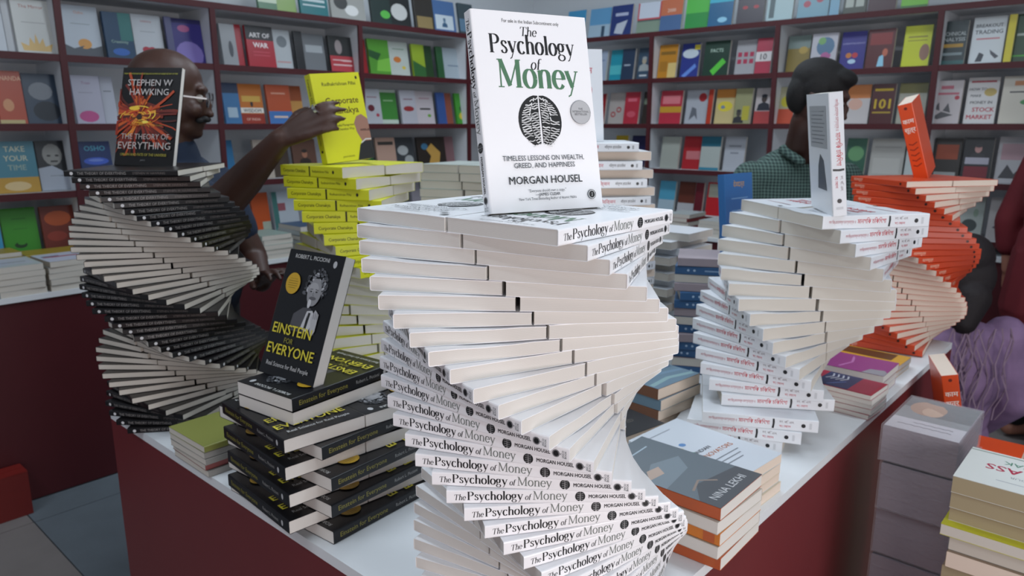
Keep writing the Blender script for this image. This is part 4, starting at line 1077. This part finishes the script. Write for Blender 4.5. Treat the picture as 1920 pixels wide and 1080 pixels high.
cpile('L', 1.10, .03, 4, 'rp', 'mauve-topped pile on the left counter beside the black spiral', t=.018)
cpile('L', .50, .24, 8, 'm', 'tall maroon pile at the back of the left counter', W=.16, t=.02)
cpile('L', .73, .24, 7, 'yy', 'mustard pile at the back of the left counter', t=.018)
cpile('L', .95, .24, 6, 'oy', 'orange and mustard pile at the back of the left counter', t=.018)
cpile('L', 1.17, .26, 6, 'yb', 'mustard and blue pile at the back of the left counter', t=.018)
for a, c, l, n in ((1.80, 'gw', 'sage', 5), (2.0, 'wb', 'white and blue', 6), (2.2, 'cg', 'cream', 4), (2.42, 'kw', 'black and white', 6)):
    cpile('L', a, .01, n, c, '%s pile on the left counter behind the spirals' % l)
for a, c, l, n in ((2.12, 'wr', 'white and red', 5), (1.90, 'cw', 'cream', 4), (1.68, 'rk', 'red and black', 6), (1.46, 'gw', 'grey-green', 5)):
    cpile('R', a, .01, n, c, '%s pile on the right counter' % l)
# thin box put in for a reddish patch of light on the left counter
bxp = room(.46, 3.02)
rb = empty('light_patch_box', bxp, (0, 0, ROOM)); tag(rb, 'thin red box standing in for a reddish light patch on the left counter', 'box')
boxes('patch_box_body', [mat('red_patch', '6a1410', .6, noise=.15)], [(-.21, .21, -.045, .045, .001, .165)], rb)
boxes('patch_box_top', [mat('red_patch_edge', '7a1812', .6)], [(-.21, .21, -.045, -.001, .166, .169), (-.21, .21, .001, .045, .166, .169)], rb)

# ------------------------------------------------------------------ people
import bmesh
_ico = {}
def ico(sub):
    if sub not in _ico:
        b = bmesh.new(); bmesh.ops.create_icosphere(b, subdivisions=sub, radius=1)
        _ico[sub] = ([v.co.copy() for v in b.verts], [tuple(v.index for v in f.verts) for f in b.faces]); b.free()
    return _ico[sub]
class Clay:
    def __init__(s): s.mb = MB()
    def ball(s, c, r, rot=None, sub=3):
        vs, fs = ico(sub); r = Vector(r) if hasattr(r, '__len__') else Vector((r, r, r)); q = rot.to_3x3() if rot else Matrix.Identity(3)
        s.mb.add([q @ Vector((v.x * r.x, v.y * r.y, v.z * r.z)) + Vector(c) for v in vs], fs); return s
    def limb(s, *pr):       # p0,r0,p1,r1,p2,r2...
        pts = [(Vector(pr[i]), pr[i + 1]) for i in range(0, len(pr), 2)]
        for (p, r) in pts: s.ball(p, r, sub=2)
        for (p, r), (q, t) in zip(pts, pts[1:]):
            d = (q - p).normalized(); u = d.orthogonal().normalized(); w_ = d.cross(u); n = 14; vs = []
            for c, rr in ((p, r), (q, t)):
                vs += [c + (u * math.cos(6.2832 * k / n) + w_ * math.sin(6.2832 * k / n)) * rr for k in range(n)]
            fs = [(k, (k + 1) % n, n + (k + 1) % n, n + k) for k in range(n)] + [tuple(range(n - 1, -1, -1)), tuple(range(n, 2 * n))]
            s.mb.add(vs, fs)
        return s
    def make(s, name, m, parent, vox=.007, smooth=5):
        o = link('tmp', s.mb.mesh('tmp', [m]))
        r = o.modifiers.new('r', 'REMESH'); r.mode = 'VOXEL'; r.voxel_size = vox
        k = o.modifiers.new('s', 'SMOOTH'); k.iterations = smooth; k.factor = .5
        me = bpy.data.meshes.new_from_object(o.evaluated_get(bpy.context.evaluated_depsgraph_get()))
        me.name = name; me.materials.clear(); me.materials.append(m)
        me.polygons.foreach_set('use_smooth', [True] * len(me.polygons))
        old = o.data; bpy.data.objects.remove(o); bpy.data.meshes.remove(old)
        return link(name, me, parent)
def frame(loc, yaw, pitch=0, roll=0):      # head frame: +Y is where the face looks
    return Matrix.Translation(loc) @ Matrix.Rotation(R(-yaw), 4, 'Z') @ Matrix.Rotation(R(pitch), 4, 'X') @ Matrix.Rotation(R(roll), 4, 'Y')
def head(cl, F, s=1.0):
    b = lambda c, r: cl.ball(F @ Vector([x * s for x in c]), [x * s for x in r], F)
    b((0, -.012, .045), (.074, .094, .082)); b((0, .022, -.012), (.062, .072, .080)); b((0, .040, -.065), (.046, .046, .042))
    b((0, .070, -.082), (.022, .020, .017)); b((0, .080, .034), (.050, .015, .013))
    b((0, .097, -.010), (.010, .012, .026)); b((0, .104, -.028), (.014, .012, .010)); b((0, .086, -.052), (.022, .010, .006)); b((0, .084, -.062), (.019, .010, .006))
    for x in (-1, 1):
        b((x * .040, .068, -.022), (.024, .022, .022)); b((x * .076, -.004, -.004), (.008, .018, .030)); b((x * .078, -.010, .012), (.009, .012, .014))
def eyes(F, parent, s=1.0):
    mb = MB(); vs, fs = ico(2)
    for x in (-1, 1):
        for c, r, mi in (((x * .030, .0790, .010), .0115, 0), ((x * .030, .0868, .008), .0056, 1)):
            mb.add([F @ (Vector(c) * s + v * r * s) for v in vs], fs, mi)
    return link('eyes', mb.mesh('eyes', [mat('eye_white', '8f867e', .35), mat('eye_dark', '16100e', .2)], True), parent)
def hand(cl, wrist, d, palm_n, curl=(20, 35, 30), s=1.0, spread=5, thumb=1):
    """wrist point, pointing direction d, palm normal (side the fingers curl to)"""
    d = Vector(d).normalized(); n = Vector(palm_n); n = (n - d * n.dot(d)).normalized(); sd = d.cross(n) * thumb
    wrist = Vector(wrist)
    for k in range(4):
        o = (k - 1.5) * .019 * s
        kn = wrist + d * .088 * s * (1 - .04 * abs(k - 1)) + sd * (-o)
        cl.limb(wrist + sd * (-o * .45) + d * .01, .016 * s, kn, .0115 * s)
        L = [.044, .048, .045, .035][k] * s; ang = 0; p = kn
        fd = (d + sd * (-(k - 1.5)) * math.tan(R(spread)) * .6).normalized()
        for q, (cu, f) in enumerate(zip(curl, (1, .62, .5))):
            ang += R(cu); v = fd * math.cos(ang) + n * math.sin(ang)
            p2 = p + v * L * f; cl.limb(p, (.0098 - .0010 * q) * s, p2, (.0090 - .0012 * q) * s); p = p2
    t0 = wrist + d * .030 * s + sd * .022 * s + n * .006
    t1 = t0 + (d * .6 + sd * .65 + n * .35).normalized() * .040 * s; t2 = t1 + (d * .8 + sd * .25 + n * .5).normalized() * .030 * s
    cl.limb(t0, .0145 * s, t1, .0115 * s, t2, .0090 * s)

def torso(cl, hip, chest, neck, yaw, w, d, g=0.0):
    rot = Matrix.Rotation(R(-yaw), 4, 'Z'); hip, chest, neck = map(Vector, (hip, chest, neck))
    cl.ball(hip, (w * .88 + g, d + g, .13 + g), rot); cl.ball(hip.lerp(chest, .45), (w * .80 + g, d * .95 + g, .16 + g), rot)
    cl.ball(chest, (w + g, d * 1.05 + g, .17 + g), rot); cl.ball(chest.lerp(neck, .45), (w * .92 + g, d * .72 + g, .085 + g), rot)

# --- man in navy at the left, arranging the yellow spiral
SKIN = mat('dark_brown_skin', '452a20', .5, noise=.15, nscale=14)
man = empty('person', (-.98, 2.30, 0)); tag(man, 'bald man with moustache and glasses in a navy shirt, reaching for the yellow book', 'person')
inv = lambda o: setattr(o, 'matrix_parent_inverse', o.parent.matrix_world.inverted()) if o.parent else None
bpy.context.view_layer.update()
F1 = frame((-.955, 2.13, 1.470), 76, -8)
cl = Clay(); head(cl, F1, 1.04)
cl.limb((-.965, 2.13, 1.41), .056, (-.965, 2.14, 1.29), .064)
torso(cl, (-.98, 2.24, .92), (-.975, 2.19, 1.14), (-.965, 2.15, 1.31), 75, .19, .125)
shR, elR, wrR = (-.86, 1.97, 1.275), (-.715, 1.83, 1.215), (-.562, 1.835, 1.352)
shR, elR, wrR = (-.90, 2.02, 1.21), (-.765, 1.93, 1.185), (-.562, 1.838, 1.365)
cl.limb(shR, .062, elR, .050); cl.limb(elR, .052, (-.675, 1.90, 1.265), .044, wrR, .027)
hand(cl, wrR, (.84, -.16, .40), (.30, .9, -.25), curl=(7, 26, 24), s=.96, thumb=1)
shL, elL, wrL = (-.93, 2.33, 1.21), (-.83, 2.34, .98), (-.76, 2.20, .93)
cl.limb(shL, .058, elL, .047); cl.limb(elL, .045, wrL, .030)
hand(cl, wrL, (.5, -.6, .45), (.2, -.2, -.9), curl=(15, 25, 20), s=1.0, thumb=-1)
for s in (-1, 1):
    hp = Vector((-.99, 2.25 + s * .09, .90)); kn = Vector((-.985, 2.25 + s * .10, .49)); an = Vector((-1.0, 2.25 + s * .11, .09))
    cl.limb(hp, .088, kn, .058, an, .042); cl.limb(an - Vector((.03, 0, .045)), .040, an + Vector((.15, 0, -.055)), .030)
cl.make('body', SKIN, man, .0055, 4); inv(man.children[-1])
e = eyes(F1, man, 1.04); inv(e)
NAVY = mat('navy_shirt', '14243c', .85, noise=.2, nscale=40)
cl = Clay(); torso(cl, (-.98, 2.24, .92), (-.975, 2.19, 1.14), (-.965, 2.15, 1.30), 75, .19, .125, .016)
cl.limb(shR, .078, Vector(shR).lerp(Vector(elR), .55), .066); cl.limb(shL, .074, Vector(shL).lerp(Vector(elL), .6), .064)
cl.limb((-.965, 2.145, 1.26), .084, (-.962, 2.14, 1.315), .072)
o = cl.make('shirt', NAVY, man, .008, 5); inv(o)
cl = Clay()
for s in (-1, 1):
    hp = Vector((-.99, 2.25 + s * .09, .90)); kn = Vector((-.985, 2.25 + s * .10, .49)); an = Vector((-1.0, 2.25 + s * .11, .13))
    cl.limb(hp, .105, kn, .076, an, .066)
cl.ball((-.985, 2.25, .93), (.15, .20, .10)); o = cl.make('trousers', mat('black_trousers', '16171a', .9), man, .010, 4); inv(o)
cl = Clay(); b = lambda c, r: cl.ball(F1 @ (Vector(c) * 1.04), [x * 1.04 for x in r], F1)
for x in (-1, 1): b((x * .066, -.030, .018), (.016, .055, .036)); 
b((0, -.088, .010), (.062, .024, .042)); o = cl.make('hair_fringe', mat('grey_hair', '4a4644', .9, bump=.6, nscale=160), man, .006, 2); inv(o)
cl = Clay(); b = lambda c, r: cl.ball(F1 @ (Vector(c) * 1.04), [x * 1.04 for x in r], F1)
b((-.018, .095, -.042), (.022, .011, .009)); b((.018, .095, -.042), (.022, .011, .009)); b((-.036, .084, -.048), (.012, .010, .008)); b((.036, .084, -.048), (.012, .010, .008)); o = cl.make('moustache', mat('black_hair', '0d0c0d', .8, bump=.6, nscale=160), man, .004, 1); inv(o)
def ring(mb, F, c, r, w, n=20):
    vs = []
    for k in range(n):
        a_ = 6.2832 * k / n
        for rr, dy in ((r - w, -w), (r + w, -w), (r + w, w), (r - w, w)): vs.append(F @ Vector((c[0] + rr * math.cos(a_), c[1] + dy, c[2] + rr * .8 * math.sin(a_))))
    fs = [(4 * k + j, 4 * k + (j + 1) % 4, 4 * ((k + 1) % n) + (j + 1) % 4, 4 * ((k + 1) % n) + j) for k in range(n) for j in range(4)]
    mb.add(vs, fs)
mb = MB()
for x in (-1, 1):
    ring(mb, F1, (x * .035, .106, .010), .025, .0016)
    q = [Vector((x * .060, .106, .012)), Vector((x * .088, .0, .010))]
    mb.add([F1 @ (q[i] + Vector((0, 0, dz))) for i in (0, 1) for dz in (-.002, .002)] + [F1 @ (q[i] + Vector((x * .002, 0, dz))) for i in (0, 1) for dz in (-.002, .002)], [(0, 1, 3, 2), (4, 6, 7, 5), (0, 2, 6, 4), (1, 5, 7, 3)])
gl = link('glasses', mb.mesh('glasses', [mat('steel_frame', '9a9a9c', .3, metal=1)]), man); inv(gl)
# rings on the hand
mb = MB(); dd = Vector((.84, -.16, .40)).normalized()
ringm = mat('silver_ring', 'c8c8cc', .2, metal=1)
Fr = Matrix.Translation(Vector(wrR) + dd * .105 + Vector((0, 0, .026))) @ dd.to_track_quat('Y', 'Z').to_matrix().to_4x4()
ring(mb, Fr, (0, 0, 0), .0118, .0030, 14); rg = link('ring', mb.mesh('ring', [ringm]), man); inv(rg)

# --- man in the checked shirt behind the right spirals, looking down
SK2 = mat('warm_brown_skin', '422820', .5, noise=.15, nscale=14)
m2 = empty('person', (1.12, 2.95, 0)); tag(m2, 'man with short black hair in a dark green checked shirt, looking down', 'person'); bpy.context.view_layer.update()
F2 = frame((1.080, 2.70, 1.485), 122, -20, 0)
cl = Clay(); head(cl, F2, 1.04)
cl.limb((1.065, 2.74, 1.41), .058, (1.09, 2.83, 1.30), .066)
torso(cl, (1.12, 2.95, .92), (1.10, 2.91, 1.13), (1.10, 2.84, 1.29), 170, .195, .12)
A2 = [((.915, 2.87, 1.195), (.85, 2.80, .97), (.93, 2.62, .86)), ((1.285, 2.89, 1.19), (1.345, 2.82, .97), (1.28, 2.62, .86))]
for k, (a_, b_, c_) in enumerate(A2):
    cl.limb(a_, .056, b_, .044); cl.limb(b_, .042, c_, .028); hand(cl, c_, (.1 if k == 0 else -.1, -.9, -.1), (0, -.2, -1), s=1.0, thumb=(-1 if k else 1))
for s in (-1, 1): cl.limb((1.12 + s * .09, 2.96, .90), .088, (1.12 + s * .10, 2.95, .49), .058, (1.12 + s * .11, 2.98, .09), .042); cl.limb((1.12 + s * .11, 3.0, .045), .036, (1.12 + s * .12, 2.84, .035), .030)
o = cl.make('body', SK2, m2, .007, 4); inv(o); inv(eyes(F2, m2, 1.04))
CHK = bpy.data.materials.new('green_check_cloth'); CHK.use_nodes = True; nt = CHK.node_tree; pb = nt.nodes['Principled BSDF']; pb.inputs['Roughness'].default_value = .9
tc = nt.nodes.new('ShaderNodeTexCoord'); prev = None
for ax in ('X', 'Z'):
    wv = nt.nodes.new('ShaderNodeTexWave'); wv.bands_direction = ax; wv.inputs['Scale'].default_value = 27; nt.links.new(tc.outputs['Object'], wv.inputs['Vector'])
    cr = nt.nodes.new('ShaderNodeValToRGB'); cr.color_ramp.elements[0].position = .60; cr.color_ramp.elements[1].position = .78
    cr.color_ramp.elements[0].color = (.008, .018, .017, 1); cr.color_ramp.elements[1].color = (.055, .090, .078, 1); nt.links.new(wv.outputs['Fac'], cr.inputs[0])
    if prev:
        mx = nt.nodes.new('ShaderNodeMix'); mx.data_type = 'RGBA'; mx.blend_type = 'ADD'; mx.inputs[0].default_value = 1
        nt.links.new(prev.outputs[0], mx.inputs[6]); nt.links.new(cr.outputs[0], mx.inputs[7]); nt.links.new(mx.outputs[2], pb.inputs['Base Color'])
    prev = cr
cl = Clay(); torso(cl, (1.12, 2.95, .92), (1.10, 2.91, 1.13), (1.10, 2.84, 1.28), 170, .195, .12, .020)
for a_, b_, c_ in A2: cl.limb(a_, .070, b_, .062, Vector(b_).lerp(Vector(c_), .3), .057)
o = cl.make('checked_shirt', CHK, m2, .008, 4); inv(o)
cl = Clay()
for x in (-1, 1):
    cl.limb((1.09, 2.87, 1.320), .020, (1.09 + x * .075, 2.82, 1.305), .020, (1.085 + x * .03, 2.735, 1.265), .016)
o = cl.make('shirt_collar', CHK, m2, .007, 3); inv(o)
cl = Clay()
for s in (-1, 1): cl.limb((1.12 + s * .09, 2.96, .90), .105, (1.12 + s * .10, 2.95, .49), .076, (1.12 + s * .11, 2.98, .13), .066)
cl.ball((1.12, 2.96, .93), (.20, .14, .10)); o = cl.make('trousers', MATS['black_trousers'], m2, .012, 4); inv(o)
cl = Clay(); b = lambda c, r: cl.ball(F2 @ (Vector(c) * 1.06), [x * 1.06 for x in r], F2)
b((0, -.016, .056), (.079, .095, .076)); b((0, -.050, .012), (.073, .056, .080)); b((0, .046, .088), (.060, .046, .030))
for x in (-1, 1): b((x * .068, -.005, .035), (.016, .040, .040))
o = cl.make('hair', mat('black_hair', '0d0c0d', .8), m2, .006, 3); inv(o)

# --- person in mauve sitting low behind the table's right side
SK3 = mat('light_brown_skin', '9a6a58', .5, noise=.1, nscale=14)
m3 = empty('person', (1.86, 3.00, 0)); tag(m3, 'person in a mauve top with long dark hair, sitting low with the back turned', 'person'); bpy.context.view_layer.update()
F3 = frame((1.86, 2.98, .855), 20, -8)
cl = Clay(); head(cl, F3, 1.0); cl.limb((1.86, 2.97, .80), .050, (1.86, 2.98, .69), .055)
torso(cl, (1.86, 3.0, .16), (1.86, 2.98, .46), (1.86, 2.98, .68), 5, .165, .11)
A3 = [((1.68, 2.99, .60), (1.62, 3.12, .38), (1.70, 3.32, .34)), ((2.04, 2.97, .60), (2.10, 2.95, .34), (2.08, 3.14, .16))]
for k, (a_, b_, c_) in enumerate(A3):
    cl.limb(a_, .050, b_, .040); cl.limb(b_, .038, c_, .026); hand(cl, c_, (.05, .9, -.2), (0, 0, -1), s=.92, thumb=(1 if k else -1))
for s in (-1, 1): cl.limb((1.86 + s * .09, 3.02, .11), .09, (1.86 + s * .20, 3.30, .26), .062, (1.86 + s * .06, 3.30, .07), .042); cl.limb((1.86 + s * .06, 3.30, .045), .034, (1.86 + s * .10, 3.42, .035), .026)
o = cl.make('body', SK3, m3, .007, 4); inv(o); inv(eyes(F3, m3))
MAUVE = mat('mauve_cloth', 'a888b0', .75, noise=.5, nscale=11, col2='6c5676', bump=.8)
cl = Clay(); torso(cl, (1.86, 3.0, .17), (1.86, 2.98, .46), (1.86, 2.98, .665), 5, .165, .11, .028)
for a_, b_, c_ in A3: cl.limb(a_, .078, b_, .068, c_, .062)
o = cl.make('mauve_top', MAUVE, m3, .008, 4); inv(o)
cl = Clay()
for s in (-1, 1): cl.limb((1.86 + s * .09, 3.02, .115), .11, (1.86 + s * .20, 3.30, .27), .08, (1.86 + s * .06, 3.30, .10), .07)
o = cl.make('leggings', mat('dark_leggings', '2c2838', .8), m3, .010, 4); inv(o)
cl = Clay(); b = lambda c, r: cl.ball(F3 @ Vector(c), r, F3)
b((0, -.020, .050), (.088, .106, .092)); b((0, -.065, -.020), (.090, .052, .105)); cl.limb((1.84, 2.88, .77), .062, (1.80, 2.855, .68), .045)
o = cl.make('hair', mat('brown_black_hair', '1a1215', .75, bump=.8, nscale=120), m3, .007, 3); inv(o)
# loose strands over the back
mb = MB(); rn = random.Random(8)
for k in range(18):
    x = 1.86 + rn.uniform(-.10, .11); z = .66; y = 2.845
    pts = []
    for q in range(9):
        pts.append(Vector((x + .016 * math.sin(q * 1.3 + k), y - .004 + .010 * math.sin(q * .9 + k * 2) - .006 * q * (8 - q) / 8, z - .045 * q)))
    wd = .0028
    for p_, q_ in zip(pts, pts[1:]): mb.add([p_ + Vector((-wd, 0, 0)), p_ + Vector((wd, 0, 0)), q_ + Vector((wd, 0, 0)), q_ + Vector((-wd, 0, 0)), p_ + Vector((0, .006, 0)), q_ + Vector((0, .006, 0))], [(0, 1, 2, 3), (1, 4, 5, 2), (4, 0, 3, 5)])
o = link('hair_strands', mb.mesh('hair_strands', [mat('reddish_brown_hair', '8c7488', .6)]), m3); inv(o)

# --- person in a crimson tunic at the right border
m4 = empty('person', (2.17, 3.05, 0)); tag(m4, 'person in a crimson tunic and black trousers at the right border', 'person'); bpy.context.view_layer.update()
F4 = frame((2.20, 3.04, 1.50), 95, -10)
cl = Clay(); head(cl, F4, 1.0); cl.limb((2.19, 3.04, 1.44), .052, (2.18, 3.05, 1.33), .058)
torso(cl, (2.17, 3.05, .90), (2.17, 3.05, 1.13), (2.18, 3.05, 1.31), 100, .17, .115)
A4 = [((2.20, 2.87, 1.24), (2.12, 2.80, .98), (2.13, 2.78, .76)), ((2.17, 3.23, 1.24), (2.10, 3.27, .98), (2.11, 3.26, .76))]
for k, (a_, b_, c_) in enumerate(A4):
    cl.limb(a_, .050, b_, .042); cl.limb(b_, .040, c_, .026); hand(cl, c_, (.1, 0, -.99), (1, 0, 0), s=.95, thumb=(-1 if k else 1))
for s in (-1, 1): cl.limb((2.17, 3.05 + s * .085, .88), .088, (2.18, 3.05 + s * .10, .48), .058, (2.17, 3.05 + s * .11, .09), .042); cl.limb((2.15, 3.05 + s * .11, .045), .036, (2.31, 3.05 + s * .12, .035), .028)
o = cl.make('body', SK3, m4, .008, 4); inv(o); inv(eyes(F4, m4))
CRIM = mat('crimson_cloth', '64101c', .8, noise=.2, nscale=10, bump=.4)
cl = Clay(); torso(cl, (2.17, 3.05, .90), (2.17, 3.05, 1.13), (2.18, 3.05, 1.30), 100, .17, .115, .025)
for a_, b_, c_ in A4: cl.limb(a_, .074, b_, .066, Vector(b_).lerp(Vector(c_), .5), .055)
cl.limb((2.17, 3.05, .88), .165, (2.17, 3.05, .62), .19)
o = cl.make('tunic', CRIM, m4, .009, 4); inv(o)
cl = Clay()
for s in (-1, 1): cl.limb((2.17, 3.05 + s * .085, .85), .105, (2.18, 3.05 + s * .10, .48), .082, (2.17, 3.05 + s * .11, .12), .068)
o = cl.make('trousers', MATS['black_trousers'], m4, .010, 4); inv(o)
cl = Clay(); b = lambda c, r: cl.ball(F4 @ Vector(c), r, F4)
b((0, -.020, .055), (.086, .102, .086)); b((0, -.070, -.02), (.075, .05, .10))
o = cl.make('hair', MATS['black_hair'], m4, .007, 3); inv(o)

# the two low / right-border figures stand a little clear of each other and of the shelves
m3.location = Vector(m3.location) + Vector((-.125, -.20, 0))
m4.location = Vector(m4.location) + Vector((.125, .02, 0))
